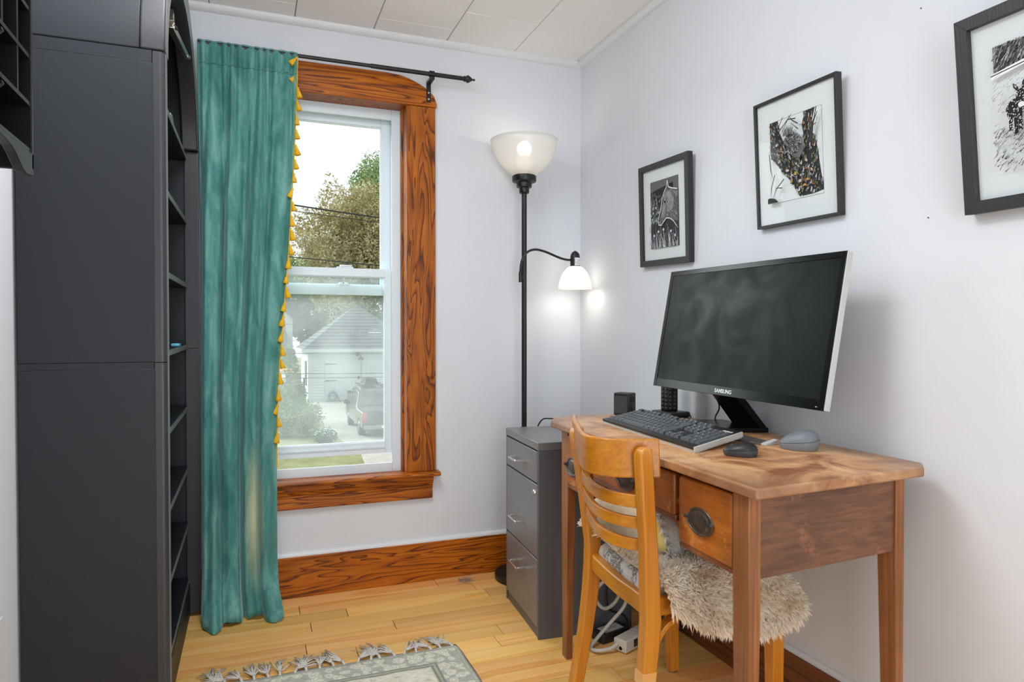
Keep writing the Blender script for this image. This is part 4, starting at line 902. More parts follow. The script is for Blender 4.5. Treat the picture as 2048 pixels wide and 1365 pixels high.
# upright stick with knobbly cover behind the monitor
tw = thing('knobbly_stick', 'black upright stick with knobbly grip on a square base behind the monitor', 'stand', (-.085, -.865, DT))
R = Matrix.Translation((-.085, -.865, DT)) @ Matrix.Rotation(math.radians(8), 4, 'Z')
lb(MB(), -.045, .045, -.062, .050, 0, .020).build('base', M['black_plastic'], tw, bev=.008, seg=3)
lb(MB(), -.022, .024, -.020, .020, .020, .150).build('column', M['black_plastic'], tw, bev=.004)
kn = MB()
for zi in range(9):
    for j in range(2):
        c_ = R @ Vector((-.013 + .018 * j + (.0), -.0205, .030 + zi * .0135)); kn.lathe([(0, -.005), (.0045, -.0035), (.006, 0), (.0045, .0035), (0, .005)], c_, 8)
        c_ = R @ Vector((-.0225, -.010 + .018 * j, .030 + zi * .0135)); kn.lathe([(0, -.005), (.0045, -.0035), (.006, 0), (.0045, .0035), (0, .005)], c_, 8)
kn.build('knobs', M['dark_plastic'], tw, smooth=True)
tag(MB().tube(bez((-.045, -.885, DT + .010), (-.03, -.90, DT + .018), (-.028, -.92, DT + .01), (-.024, -.915, DT - .03)), .002, 6).build('stick_cord', M['cable_black'], smooth=True), 'short black cord from the knobbly stick over the desk rear edge', 'cable')

# ------------------------------------------------ under the desk
pw = thing('power_strip', 'ivory power strip with black switch lying on the floor under the chair', 'power strip', (-.20, -.86, 0))
R = Matrix.Translation((-.305, -.905, 0)) @ Matrix.Rotation(math.radians(24), 4, 'Z')
lb(MB(), 0, .25, -.026, .026, .003, .045).build('case', M['ivory'], pw, bev=.005, seg=3)
lb(MB(), .045, .066, -.0275, -.0262, .012, .038).build('switch', M['black_plastic'], pw, bev=.001)
b = MB(); t_ = MB().lathe([(0, -.001), (.006, -.001), (.0065, 0)], (0, .0, 0), 14, axis='x'); b.add([tuple(R @ (Vector(p) + Vector((-.0002, -.004, .016)))) for p in t_.v], t_.f); b.build('reset_button', M['gloss_black'], pw)
for k in range(3): lb(MB(), .10 + .045 * k, .125 + .045 * k, -.012, .012, .0448, .0458).build('outlet', M['silver'], pw)
S_ = R @ Vector((.0, .008, .028))
cyc = [S_, S_ + Vector((-.03, .0, -.012)), Vector((-.385, -.885, .012)), Vector((-.375, -.84, .010)), Vector((-.30, -.82, .06)), Vector((-.245, -.83, .12)), Vector((-.238, -.835, .17)), Vector((-.262, -.83, .212)), Vector((-.305, -.825, .222)), Vector((-.343, -.82, .195)), Vector((-.345, -.815, .150)), Vector((-.312, -.81, .115)), Vector((-.265, -.80, .125)), Vector((-.215, -.785, .175)), Vector((-.14, -.765, .22)), Vector((-.05, -.755, .24))]
def sm(pts, k=8):
    out = []
    for i in range(len(pts) - 1):
        p0, p1, p2, p3 = pts[max(i - 1, 0)], pts[i], pts[i + 1], pts[min(i + 2, len(pts) - 1)]
        for j in range(k): t = j / k; out.append(.5 * ((2 * p1) + (p2 - p0) * t + (2 * p0 - 5 * p1 + 4 * p2 - p3) * t * t + (3 * p1 - p0 - 3 * p2 + p3) * t ** 3))
    return out + [pts[-1]]
MB().tube(sm(cyc), .0062, 10).build('cord', M['cable_white'], pw, smooth=True)
ad = thing('power_adapter', 'black power adapter with white label on the floor beside the power strip', 'adapter', (-.29, -.76, 0))
R = Matrix.Translation((-.275, -.790, 0)) @ Matrix.Rotation(math.radians(14), 4, 'Z')
lb(MB(), -.065, .065, -.032, .032, .0, .034).build('case', M['black_plastic'], ad, bev=.006, seg=3)
lb(MB(), -.045, .042, -.024, .022, .034, .0345).build('label_sheet', M['silver'], ad)
b = MB(); [lb(b, -.038, .034 - .012 * (i % 3), .016 - .005 * i, .0175 - .005 * i, .0345, .0347) for i in range(5)]; b.build('label_print', M['gap'], ad)
lb(MB(), -.030, .038, -.020, -.012, .0347, .0349).build('barcode', M['white_print'], ad)
MB().tube(sm([Vector((-.225, -.760, .02)), Vector((-.19, -.762, .03)), Vector((-.21, -.758, .06)), Vector((-.27, -.760, .10)), Vector((-.25, -.762, .25)), Vector((-.10, -.77, .5))]), .0032, 8).build('lead', M['cable_black'], ad, smooth=True)
a2 = thing('power_adapter', 'second black adapter with pale label behind the chair front leg on the floor', 'adapter', (-.15, -.98, 0))
R = Matrix.Translation((-.115, -.905, .03)) @ Matrix.Rotation(math.radians(24), 4, 'Z')
lb(MB(), -.035, .035, -.026, .026, .016, .085).build('case', M['black_plastic'], a2, bev=.004)
b = MB(); lb(b, -.030, .030, -.0266, -.0262, .024, .080); b.build('label_sheet', M['silver'], a2)
b = MB(); [lb(b, -.025, .024 - .01 * (i % 2), -.0269, -.0266, .030 + .008 * i, .033 + .008 * i) for i in range(6)]; b.build('label_print', M['gap'], a2)
for i, (p, lab) in enumerate([([(-.06, -.95, .70), (-.08, -.93, .4), (-.12, -.93, .2), (-.13, -.91, .11)], 'black cable hanging under the desk nearest the second adapter'), ([(-.05, -.80, .70), (-.06, -.78, .4), (-.05, -.76, .15), (-.10, -.77, .01)], 'black cable hanging under the desk by the baseboard')]):
    tag(MB().tube(sm([Vector(q_) for q_ in p]), .003, 8).build('desk_cable', M['cable_black'], smooth=True), lab, 'cable', 'cables under the desk')
# a tuft of dust on the boards
du = random.Random(5); b = MB()
for _ in range(60):
    p = Vector((-.592 + du.gauss(0, .011), -.085 + du.gauss(0, .012), .003 + abs(du.gauss(0, .004)))); q_ = p + Vector((du.gauss(0, .009), du.gauss(0, .010), du.uniform(-.002, .006))); q2 = q_ + Vector((du.gauss(0, .008), du.gauss(0, .008), -.002))
    b.tube([p, Vector((q_.x, q_.y, max(q_.z, .002))), Vector((q2.x, q2.y, max(q2.z, .001)))], .0007, 4)
tag(b.build('dust_tuft', plain('grey lint', rgb(150, 144, 140), .9)), 'tuft of grey dust lying on the floor by the baseboard', 'dust', kind='stuff')
for y, z, lab in ((-1.782, 1.345, 'tiny dark nail in the wall below the large right picture'), (-1.76, 1.835, 'tiny dark nail high in the wall left of the right picture')):
    tag(MB().lathe([(0, -.002), (.0014, -.002), (.0016, -.001), (.0008, -.0005), (.0008, .002)], (0, y, z), 10, axis='x').build('wall_nail', M['black_metal']), lab, 'nail')
# ------------------------------------------------ framed pictures on the right wall
G = {k: plain('ink ' + k, c, .8) for k, c in dict(black=rgb(20, 20, 21), dark=rgb(52, 52, 54), mid=rgb(104, 104, 106), grey=rgb(150, 150, 152), pale=rgb(196, 197, 198), white=rgb(236, 238, 239), gold=rgb(196, 148, 60), ochre=rgb(160, 116, 62), green=rgb(132, 138, 84), lilac=rgb(134, 128, 150)).items()}
GI = list(G)
def framed(label, yc, zc, w_, h_, lean, roll, t, bw, mat, matw, prn, draw):
    R = Matrix.Translation((-t, yc, zc - h_ / 2)) @ Matrix.Rotation(-lean, 4, 'Y') @ Matrix.Translation((0, 0, h_ / 2)) @ Matrix.Rotation(roll, 4, 'X') @ Matrix.Rotation(math.pi, 4, 'Z') @ Matrix.Translation((0, 0, 0))
    # local after rotation: +x towards the room, +y towards the camera (picture right), z up
    o = thing('framed_picture', label, 'picture', (-.001, yc, zc))
    def q(b, x0, x1, y0, y1, z0, z1, mi=0): s = MB().box(x0, x1, y0, y1, z0, z1); return b.add([tuple(R @ Vector(p)) for p in s.v], s.f, mi)
    a, c = w_ / 2, h_ / 2; b = MB()
    def mitre(p0, p1, p2, p3): b.hexa([R @ Vector((-t, *p)) for p in (p0, p1, p2, p3)], [R @ Vector((0, *p)) for p in (p0, p1, p2, p3)])
    mitre((-a, -c), (-a + bw, -c + bw), (-a + bw, c - bw), (-a, c)); mitre((a, -c), (a, c), (a - bw, c - bw), (a - bw, -c + bw))
    mitre((-a, -c), (a, -c), (a - bw, -c + bw), (-a + bw, -c + bw)); mitre((-a, c), (-a + bw, c - bw), (a - bw, c - bw), (a, c))
    b.build('frame', mat, o, bev=.0008)
    iw, ih = a - bw + .001, c - bw + .001
    q(MB(), -t + .002, -t * .45, -iw, iw, -ih, ih).build('mount_board', M['mat_board'], o)
    pr = MB(); px0, px1, pz0, pz1 = prn; X0 = -t * .45
    def S(u, v_, k=0): return R @ Vector((X0 + .0004 + .00012 * k, px0 + (px1 - px0) * u, pz0 + (pz1 - pz0) * v_))
    class D:
        k = 1
        def poly(s, pts, ink): n = len(pts); pr.add([S(min(1, max(0, u)), min(1, max(0, v_)), s.k) for u, v_ in pts], [list(range(n))], GI.index(ink)); s.k += .12
        def line(s, pts, wd, ink):
            for i in range(len(pts) - 1):
                (x0, y0), (x1, y1) = pts[i], pts[i + 1]; dx, dy = x1 - x0, y1 - y0; L = math.hypot(dx, dy) or 1; nx, ny = -dy / L, dx / L
                w0 = wd[i] if isinstance(wd, list) else wd; w1 = wd[i + 1] if isinstance(wd, list) else wd
                s.poly([(x0 + nx * w0, y0 + ny * w0), (x0 - nx * w0, y0 - ny * w0), (x1 - nx * w1, y1 - ny * w1), (x1 + nx * w1, y1 + ny * w1)], ink)
        def blob(s, cx, cy, rx, ry, ink, n=14, rot=0, jag=0):
            s.poly([(cx + (rx * math.cos(2 * math.pi * i / n) * math.cos(rot) - ry * math.sin(2 * math.pi * i / n) * math.sin(rot)) * (1 + rnd.uniform(-jag, jag)), cy + (rx * math.cos(2 * math.pi * i / n) * math.sin(rot) + ry * math.sin(2 * math.pi * i / n) * math.cos(rot)) * (1 + rnd.uniform(-jag, jag))) for i in range(n)], ink)
        def dabs(s, n, box, ln, wd, inks, ang, inside=None):
            for _ in range(n):
                u, v_ = rnd.uniform(box[0], box[1]), rnd.uniform(box[2], box[3])
                if inside and not inside(u, v_): continue
                a_ = ang(u, v_) if callable(ang) else ang; a_ += rnd.uniform(-.35, .35); l = ln * rnd.uniform(.5, 1.3)
                s.line([(u, v_), (u + l * math.cos(a_), v_ + l * math.sin(a_))], [wd, wd * .3], rnd.choice(inks))
    d = D(); draw(d)
    pr.build('print', [G[k] for k in GI], o)
    q(MB(), X0 + .004, X0 + .0055, -iw, iw, -ih, ih).build('glass', M['picture_glass'], o)
def pin(poly):
    def f(x, y):
        c = False; j = len(poly) - 1
        for i in range(len(poly)):
            if (poly[i][1] > y) != (poly[j][1] > y) and x < (poly[j][0] - poly[i][0]) * (y - poly[i][1]) / (poly[j][1] - poly[i][1]) + poly[i][0]: c = not c
            j = i
        return c
    return f
FULL = [(0, 0), (1, 0), (1, 1), (0, 1)]
def horse(d):
    d.poly(FULL, 'dark'); d.poly([(0, .85), (1, .80), (1, 1), (0, 1)], 'mid'); d.poly([(.1, .86), (.82, .92), (.80, .62), (.45, .55), (.12, .72)], 'black'); d.poly([(0, .0), (1, 0), (1, .32), (.5, .38), (0, .40)], 'dark')
    d.dabs(160, (0, .5, .35, .8), .05, .006, ['mid', 'grey', 'pale'], 1.2)
    for _ in range(28): d.blob(rnd.uniform(.02, .45), rnd.uniform(.36, .62), .028, .018, rnd.choice(['grey', 'pale', 'mid']))
    head = [(.62, .86), (.66, .96), (.71, .85), (.80, .82), (1, .80), (1, .34), (.72, .40), (.60, .42), (.50, .37), (.42, .33), (.33, .34), (.30, .40), (.36, .48), (.42, .58), (.46, .70), (.54, .80)]
    d.poly(head, 'mid'); d.poly([(.62, .84), (.74, .80), (.86, .70), (.84, .56), (.70, .50), (.58, .52), (.50, .44), (.42, .40), (.40, .50), (.48, .64), (.54, .76)], 'grey')
    d.dabs(260, (.3, 1, .34, .95), .07, .005, ['dark', 'grey', 'pale', 'mid'], lambda u, v_: 1.1 if u < .6 else 2.4, pin(head))
    d.line([(.66, .96), (.62, .86), (.54, .80), (.46, .70), (.42, .58), (.34, .46), (.30, .40), (.33, .34), (.42, .33), (.50, .37), (.60, .42), (.72, .41), (.85, .36), (1, .25)], .007, 'white')
    d.line([(.66, .96), (.70, .86), (.82, .83), (1, .80)], .008, 'white'); d.blob(.56, .66, .030, .018, 'black'); d.blob(.36, .40, .02, .012, 'dark')
    for _ in range(60):
        x = rnd.uniform(0, 1); d.line([(x, 0), (x + rnd.uniform(-.1, .1), rnd.uniform(.12, .34))], [.008, .002], rnd.choice(['pale', 'grey', 'white', 'lilac', 'mid']))
    d.dabs(120, (0, 1, .0, .3), .06, .006, ['black', 'dark', 'mid'], 1.4)
    for x, y in ((.18, .19), (.78, .22), (.52, .26), (.34, .24), (.92, .15)): d.blob(x, y, .045, .024, 'lilac'); d.blob(x, y, .02, .013, 'white')
    d.dabs(60, (.1, .8, .6, .9), .006, .004, ['pale'], 0)
def squirrel_tree(d):
    d.poly(FULL, 'white')
    tr = [(0, 1), (.17, 1), (.20, .84), (.30, .68), (.42, .57), (.55, .50), (.66, .52), (.66, .70), (.64, .88), (.70, 1), (.88, 1), (.82, .86), (.82, .74), (.88, .62), (.92, .50), (.94, .36), (.97, .20), (1.0, .12), (1, .04), (.80, .02), (.56, .02), (.46, .14), (.34, .28), (.20, .40), (.02, .56), (0, .62)]
    d.line([(0, 0), (1, 0), (1, 1), (0, 1), (0, 0)], .004, 'mid'); d.poly(tr, 'dark'); ins = pin(tr)
    d.dabs(620, (0, 1, 0, 1), .040, .014, ['grey', 'mid', 'grey', 'green', 'mid', 'dark', 'pale', 'ochre'], lambda u, v_: -.9 if u < .62 else 1.45, ins)
    d.dabs(110, (.1, .9, 0, .6), .05, .013, ['ochre', 'pale', 'green', 'mid', 'pale'], lambda u, v_: -.8 if u < .62 else 1.3, ins)
    for x, y in ((.44, .22), (.60, .20), (.68, .14), (.58, .10), (.74, .20), (.52, .30), (.36, .36), (.82, .30), (.70, .86), (.16, .70), (.22, .62)): d.blob(x, y, .030, .015, rnd.choice(['gold', 'ochre', 'pale']), 8, rnd.uniform(-1, 1), .3); d.line([(x - .03, y - .02), (x + .03, y - .028)], .005, 'black')
    d.dabs(260, (0, 1, 0, 1), .03, .005, ['black'], lambda u, v_: rnd.uniform(0, 3), ins)
    body = [(.34, .62), (.36, .72), (.44, .78), (.56, .76), (.66, .70), (.68, .56), (.62, .47), (.50, .50), (.40, .57)]
    d.poly(body, 'mid'); d.blob(.40, .72, .085, .06, 'mid', 14, .3, .12)
    for _ in range(420):
        a_ = rnd.uniform(0, 2 * math.pi); r = math.sqrt(rnd.random()); x, y = .50 + .17 * r * math.cos(a_), .64 + .13 * r * math.sin(a_); d.line([(x, y), (x + rnd.uniform(-.05, .02), y + rnd.uniform(-.01, .05))], [.004, .001], rnd.choice(['dark', 'grey', 'pale', 'black', 'mid']))
    for _ in range(70): x = rnd.uniform(.34, .50); d.line([(x, .77), (x + rnd.uniform(-.05, .07), .80 + rnd.uniform(.02, .09))], [.004, .001], rnd.choice(['mid', 'dark', 'grey']))
    d.blob(.37, .66, .012, .008, 'black'); d.blob(.33, .61, .02, .014, 'dark')
    for p in ([(.35, 1), (.18, .80), (.05, .60)], [(.52, 1), (.30, .86), (.12, .70)], [(.60, .93), (.45, .95), (.30, .80)], [(.64, .86), (.52, .93), (.46, 1)], [(.64, .80), (.50, .90)], [(.98, .98), (.92, .80), (.90, .66)], [(1, .86), (.93, .72)], [(.98, .60), (.93, .44)], [(1, .40), (.95, .30)], [(.06, .60), (.08, .40), (.12, .30)], [(.16, .34), (.08, .18), (.06, .08)], [(.34, .26), (.18, .16), (.10, .04)], [(.30, .16), (.16, .18)]): d.line(p, [.007] * (len(p) - 1) + [.002], rnd.choice(['black', 'dark']))
    d.line([(.86, .60), (.90, .80), (1, .92)], [.03, .018, .006], 'dark'); d.line([(.90, .78), (.98, .80)], [.01, .003], 'dark')
    d.poly([(0, .0), (.22, 0), (.15, .05), (.04, .07), (0, .06)], 'dark')
def donkeys(d):
    d.poly(FULL, 'white'); d.poly([(0, .80), (1, .90), (1, 1), (0, 1)], 'mid'); d.dabs(700, (0, 1, .78, 1), .05, .004, ['dark', 'black', 'grey', 'pale'], .9)
    d.poly([(0, .78), (.18, .81), (.5, .855), (1, .88), (1, .82), (.3, .79), (0, .74)], 'white'); d.line([(0, .77), (.3, .805), (1, .86)], .004, 'black')
    d.dabs(500, (0, 1, 0, .34), .05, .004, ['grey', 'mid', 'pale', 'dark'], .6); d.dabs(220, (0, 1, .30, .75), .05, .003, ['pale', 'grey'], .4)
    def donk(cx, s, base):
        P = lambda u, v_: (cx + u * s, base + v_ * s * 1.0)
        for u0, v0 in ((-.13, 0.04), (-.02, -.03), (.07, .02)): d.poly([P(u0 - .045, v0), P(u0 + .035, v0), P(u0 + .04, .34), P(u0 - .05, .34)], 'black')
        d.poly([P(-.20, .30), P(-.23, .44), P(-.16, .56), P(-.06, .60), (P(.0, .60)), P(.05, .66), P(.20, .64), P(.22, .52), P(.16, .40), P(.10, .30), P(-.05, .26)], 'black')
        d.poly([P(.00, .48), P(-.01, .66), P(.04, .74), P(.12, .76), (P(.18, .70)), P(.18, .55), P(.12, .46)], 'black')
        d.poly([P(.02, .72), P(-.05, .80), P(-.06, .88), P(.02, .84), P(.06, .76)], 'black'); d.poly([P(.12, .75), P(.14, .86), P(.20, .93), P(.21, .82), P(.17, .74)], 'black')
        d.poly([P(.01, .77), P(-.03, .82), P(-.035, .855), P(.02, .81)], 'grey'); d.blob(*P(.10, .47), .05 * s * 1.4, .035 * s * 1.4, 'white')
        d.dabs(170, (cx - .22 * s, cx + .22 * s, base, base + .9 * s), .010, .005, ['white', 'pale'], .8)
    donk(.25, .42, .29); donk(.84, .40, .36)
framed('small thick black framed horse drawing, leftmost of the three wall pictures', -.736, 1.526, .324, .386, .045, .028, .022, .022, M['frame_black'], 0, (-.092, .092, -.128, .125), horse)
framed('thin black framed picture of a tree with a furry animal, middle of three', -1.393, 1.576, .312, .371, .060, .014, .020, .0085, M['frame_black'], 0, (-.098, .098, -.118, .118), squirrel_tree)
m, nt, bs = newmat('black ribbed frame'); bs.inputs['Roughness'].default_value = .5; bs.inputs['Base Color'].default_value = rgb(48, 49, 51)
wv = nd(nt, 'ShaderNodeTexNoise', Scale=1.0, Detail=2.0); nt.links.new(coords(nt, (300, 300, 12)), wv.inputs[0]); bump(nt, bs, wv.outputs[0], .5, .002)
framed('large ribbed black framed drawing of donkeys at the right picture edge', -2.065, 1.532, .350, .404, .105, .006, .030, .026, m, 0, (-.107, .107, -.130, .126), donkeys)

# ------------------------------------------------ woven rug
m, nt, bs = newmat('faded woven rug'); v = coords(nt)
def mnode(op, a, b_=None):
    x = nt.nodes.new('ShaderNodeMath'); x.operation = op
    for i, s in enumerate((a, b_)):
        if s is None: continue
        if isinstance(s, (int, float)): x.inputs[i].default_value = s
        else: nt.links.new(s, x.inputs[i])
    return x.outputs[0]
sx = nt.nodes.new('ShaderNodeSeparateXYZ'); nt.links.new(v, sx.inputs[0])
dx = mnode('ABSOLUTE', mnode('ADD', sx.outputs[0], 1.195)); ddx = mnode('SUBTRACT', .390, dx); ddy = mnode('SUBTRACT', -.668, sx.outputs[1]); dist = mnode('MINIMUM', ddx, ddy)
n1 = nd(nt, 'ShaderNodeTexNoise', Scale=11.0, Detail=6.0, Roughness=.75, Distortion=1.0); nt.links.new(v, n1.inputs[0])
n2 = nd(nt, 'ShaderNodeTexNoise', Scale=1.0, Detail=3.0, Roughness=.7); nt.links.new(coords(nt, (40, 260, 1)), n2.inputs[0])
vo = nd(nt, 'ShaderNodeTexVoronoi', Scale=34.0); nw = nd(nt, 'ShaderNodeTexNoise', Scale=30.0, Detail=3.0); nt.links.new(v, nw.inputs[0]); vm = nt.nodes.new('ShaderNodeVectorMath'); vm.operation = 'MULTIPLY_ADD'; nt.links.new(nw.outputs['Color'], vm.inputs[0]); vm.inputs[1].default_value = (.035, .035, 0); nt.links.new(v, vm.inputs[2]); nt.links.new(vm.outputs[0], vo.inputs[0])
fieldc = ramp(nt, n1.outputs[0], [(.32, rgb(150, 164, 132)), (.46, rgb(222, 220, 198)), (.6, rgb(236, 232, 214)), (.72, rgb(156, 164, 150))])
bord = ramp(nt, vo.outputs['Distance'], [(.12, rgb(240, 234, 214)), (.28, rgb(196, 200, 184)), (.42, rgb(234, 228, 210)), (.6, rgb(182, 186, 174))])
band = ramp(nt, dist, [(0.0, rgb(140, 142, 134)), (.010, rgb(214, 208, 190)), (.014, rgb(176, 176, 164)), (.10, rgb(176, 176, 164)), (.102, rgb(118, 128, 114)), (.112, rgb(200, 196, 178)), (.118, rgb(112, 118, 108)), (.124, rgb(200, 196, 178))])
r_ = nt.nodes['Principled BSDF']
isb = ramp(nt, dist, [(.016, (0, 0, 0, 1)), (.018, (1, 1, 1, 1)), (.098, (1, 1, 1, 1)), (.10, (0, 0, 0, 1))]); isf = ramp(nt, dist, [(.124, (0, 0, 0, 1)), (.126, (1, 1, 1, 1))])
c = mixc(nt, isb, band, bord); c = mixc(nt, isf, c, fieldc)
c = mixc(nt, .75, c, ramp(nt, n2.outputs[0], [(.35, (.68, .69, .68, 1)), (.6, (1.1, 1.1, 1.1, 1))]), 'MULTIPLY')
nt.links.new(c, bs.inputs['Base Color']); bs.inputs['Roughness'].default_value = .95; bs.inputs['Specular IOR Level'].default_value = .1; bump(nt, bs, n2.outputs[0], .5, .003)
rug = thing('rug', 'faded green and cream woven rug with fringed end on the floor', 'rug', (-1.2, -1.4, 0))
RW0, RW1, RYT = -1.585, -.808, -.668
MB().grid(lambda u, v_: (RW0 + (RW1 - RW0) * u + .004 * math.sin(v_ * 17) + .022 * v_, RYT - 1.5 * v_ + .004 * math.sin(u * 21), .0065 + .0015 * math.sin(u * 33) * math.sin(v_ * 50)), 50, 60).build('woven_field', m, rug, smooth=True, sol=.006)
M['fringe'] = plain('grey cotton fringe', rgb(208, 203, 194), .9, var=.12, vs=200)
fr = random.Random(11); nfr = 20
for i in range(nfr):
    x = RW0 + .012 + (RW1 - RW0 - .03) * i / (nfr - 1) + fr.uniform(-.008, .008); b = MB(); an = fr.uniform(.55, 2.4); L = fr.uniform(.08, .125)
    p0 = Vector((x, RYT - .004, .008)); kx_ = p0 + Vector((math.cos(an) * .008, .016, .003))
    b.tube([p0 + Vector((0, -.004, 0)), p0 * .5 + kx_ * .5, kx_], [.0045, .0040, .0062], 7)
    for k in range(15):
        a_ = an + fr.gauss(0, .28); LL = L * fr.uniform(.7, 1.1); e = kx_ + Vector((math.cos(a_) * LL * .8, abs(math.sin(a_)) * LL, -.006)); mid_ = (kx_ + e) / 2 + Vector((fr.uniform(-.012, .012), fr.uniform(-.008, .008), fr.uniform(.002, .008)))
        b.tube([kx_, mid_, Vector((e.x, e.y, .003))], [.0021, .0017, .0010], 5)
    b.build('fringe_tassel', M['fringe'], rug, smooth=True)
# ------------------------------------------------ outside, seen through the window (second storey)
GZ = -3.62
OM = dict(siding=plain('white painted clapboard', rgb(198, 203, 206), .6), roof=plain('grey asphalt shingle', rgb(98, 102, 106), .9, var=.2, vs=5, bm=.4, bs=20), grass=plain('lawn grass', rgb(132, 136, 92), .95, var=.25, vs=1.5, det=6), gravel=plain('pale concrete drive', rgb(172, 170, 160), .95, var=.1, vs=2, det=6), black=plain('black car paint', rgb(38, 42, 44), .25, coat=.6), glassd=plain('dark car glass', rgb(46, 54, 58), .08), tyre=plain('tyre rubber', rgb(36, 36, 38), .85), red=plain('red tail lamp', rgb(176, 44, 40), .3), white=plain('white car paint', rgb(220, 222, 224), .3, coat=.5), cream=plain('cream clapboard', rgb(206, 198, 168), .7), rim=plain('alloy rim', rgb(140, 142, 144), .35, metal=.7), maroon=plain('maroon shutter', rgb(96, 52, 52), .7), iron=plain('black iron fence', rgb(40, 44, 46), .6), yel=plain('yellow flower', rgb(228, 178, 40), .8), hose=plain('blue grey hose', rgb(100, 124, 132), .6), trunk=plain('grey bark', rgb(84, 74, 64), .95, var=.2, vs=6))
def leafmat(name, a, b_):
    m, nt, bs = newmat(name); oi = nt.nodes.new('ShaderNodeTexCoord'); n = nd(nt, 'ShaderNodeTexNoise', Scale=.55, Detail=5.0, Roughness=.7); nt.links.new(oi.outputs['Object'], n.inputs[0])
    nt.links.new(ramp(nt, n.outputs[0], [(.35, a), (.65, b_)]), bs.inputs['Base Color']); bs.inputs['Roughness'].default_value = .8; bs.inputs['Specular IOR Level'].default_value = .15
    return m
LM = dict(olive=leafmat('olive brown foliage', rgb(158, 148, 104), rgb(214, 204, 160)), green=leafmat('green foliage', rgb(112, 142, 90), rgb(176, 196, 138)), dark=leafmat('dark green foliage', rgb(84, 102, 78), rgb(128, 146, 110)), bush=leafmat('bush foliage', rgb(96, 116, 70), rgb(160, 172, 118)))
g = MB().box(-60, 70, .6, 130, GZ - .3, GZ); struct(g.build('floor_lawn', OM['grass']))
dv = tag(MB().prism([(2.15, 9, GZ + .0), (10, 9, GZ), (10, 44.7, GZ), (1.9, 44.7, GZ), (2.1, 36, GZ), (1.85, 30, GZ), (2.5, 24, GZ), (2.0, 18, GZ)], (0, 0, .03)).build('driveway', OM['gravel']), 'pale driveway leading to the white garage outside', 'driveway')
# garage
gx, gy, gs, ez, az = 2.15, 44.9, 7.4, -.10, 3.15
ga = thing('garage', 'white clapboard garage with grey pyramid roof and double doors outside', 'garage', (gx + gs / 2, gy + gs / 2, GZ))
MB().box(gx + .03, gx + gs - .03, gy + .03, gy + gs, GZ, ez).build('wall', OM['siding'], ga)
nb = 18; bh = (ez - GZ) / nb
for i in range(nb):
    z = GZ + i * bh; b = MB()
    for x0, x1 in ((gx, gx + 1.02), (gx + 5.9, gx + gs)) if z < GZ + 2.75 else ((gx, gx + gs),): b.hexa([(x0, gy - .03, z), (x1, gy - .03, z), (x1, gy + .04, z), (x0, gy + .04, z)], [(x0, gy + .01, z + bh), (x1, gy + .01, z + bh), (x1, gy + .04, z + bh), (x0, gy + .04, z + bh)])
    b.hexa([(gx - .03, gy, z), (gx + .04, gy, z), (gx + .04, gy + gs, z), (gx - .03, gy + gs, z)], [(gx + .01, gy, z + bh), (gx + .04, gy, z + bh), (gx + .04, gy + gs, z + bh), (gx + .01, gy + gs, z + bh)])
    b.build('clapboard', OM['siding'], ga)
ov = .45; cx_, cy_ = gx + gs / 2, gy + gs / 2
crn = [(gx - ov, gy - ov), (gx + gs + ov, gy - ov), (gx + gs + ov, gy + gs + ov), (gx - ov, gy + gs + ov)]
rb = MB(); NC = 14
for k in range(NC):
    t0, t1 = k / NC, (k + 1) / NC
    lo = [(x + (cx_ - x) * t0, y + (cy_ - y) * t0, ez + (az - ez) * t0 + .04) for x, y in crn]; hi = [(x + (cx_ - x) * t1, y + (cy_ - y) * t1, ez + (az - ez) * t1 + .005) for x, y in crn]
    if k == NC - 1: hi = [(cx_ + (x - cx_) * .01, cy_ + (y - cy_) * .01, az) for x, y in crn]
    rb.hexa(lo, hi)
rb.build('roof', OM['roof'], ga)
MB().box(gx - ov, gx + gs + ov, gy - ov - .04, gy - ov + .04, ez - .14, ez + .06).box(gx - ov - .04, gx - ov + .04, gy - ov, gy + gs + ov, ez - .14, ez + .06).box(gx - ov, gx + gs + ov, gy - ov, gy + .0, ez - .04, ez - .01).build('eaves', OM['siding'], ga)
MB().box(gx - .02, gx + .14, gy - .06, gy + .02, GZ, ez).box(gx - .06, gx + .02, gy - .03, gy + .14, GZ, ez).build('corner_board', OM['siding'], ga)
for k, (x0, x1) in enumerate(((gx + 1.05, gx + 3.45), (gx + 3.5, gx + 5.9))):
    d = MB().box(x0, x1, gy - .05, gy + .03, GZ + .05, GZ + 2.75).build('door', OM['siding'], ga)
    for xx in [x0 + .06 + i * (x1 - x0 - .12) / 8 for i in range(8)]: MB().box(xx + .01, xx + (x1 - x0 - .12) / 8 - .01, gy - .065, gy - .05, GZ + .10, GZ + 2.68).build('board', OM['siding'], d)
    for z in (GZ + .55, GZ + 1.42, GZ + 2.55): MB().box(x0, x1, gy - .075, gy - .06, z - .05, z + .05).build('batten', OM['siding'], d)
    xs = (x0 + .02, x0 + .85) if k == 0 else (x1 - .85, x1 - .02)
    for z in (GZ + 1.42, GZ + 2.55):
        MB().hexa([(xs[0], gy - .09, z - .05), (xs[1], gy - .09, z - .015), (xs[1], gy - .075, z - .015), (xs[0], gy - .075, z - .05)], [(xs[0], gy - .09, z + .05), (xs[1], gy - .09, z + .015), (xs[1], gy - .075, z + .015), (xs[0], gy - .075, z + .05)]).build('strap_hinge', OM['iron'], d)
    if k == 0: MB().box(x1 - .22, x1 - .08, gy - .11, gy - .06, GZ + 1.5, GZ + 1.68).build('handle', OM['iron'], d)
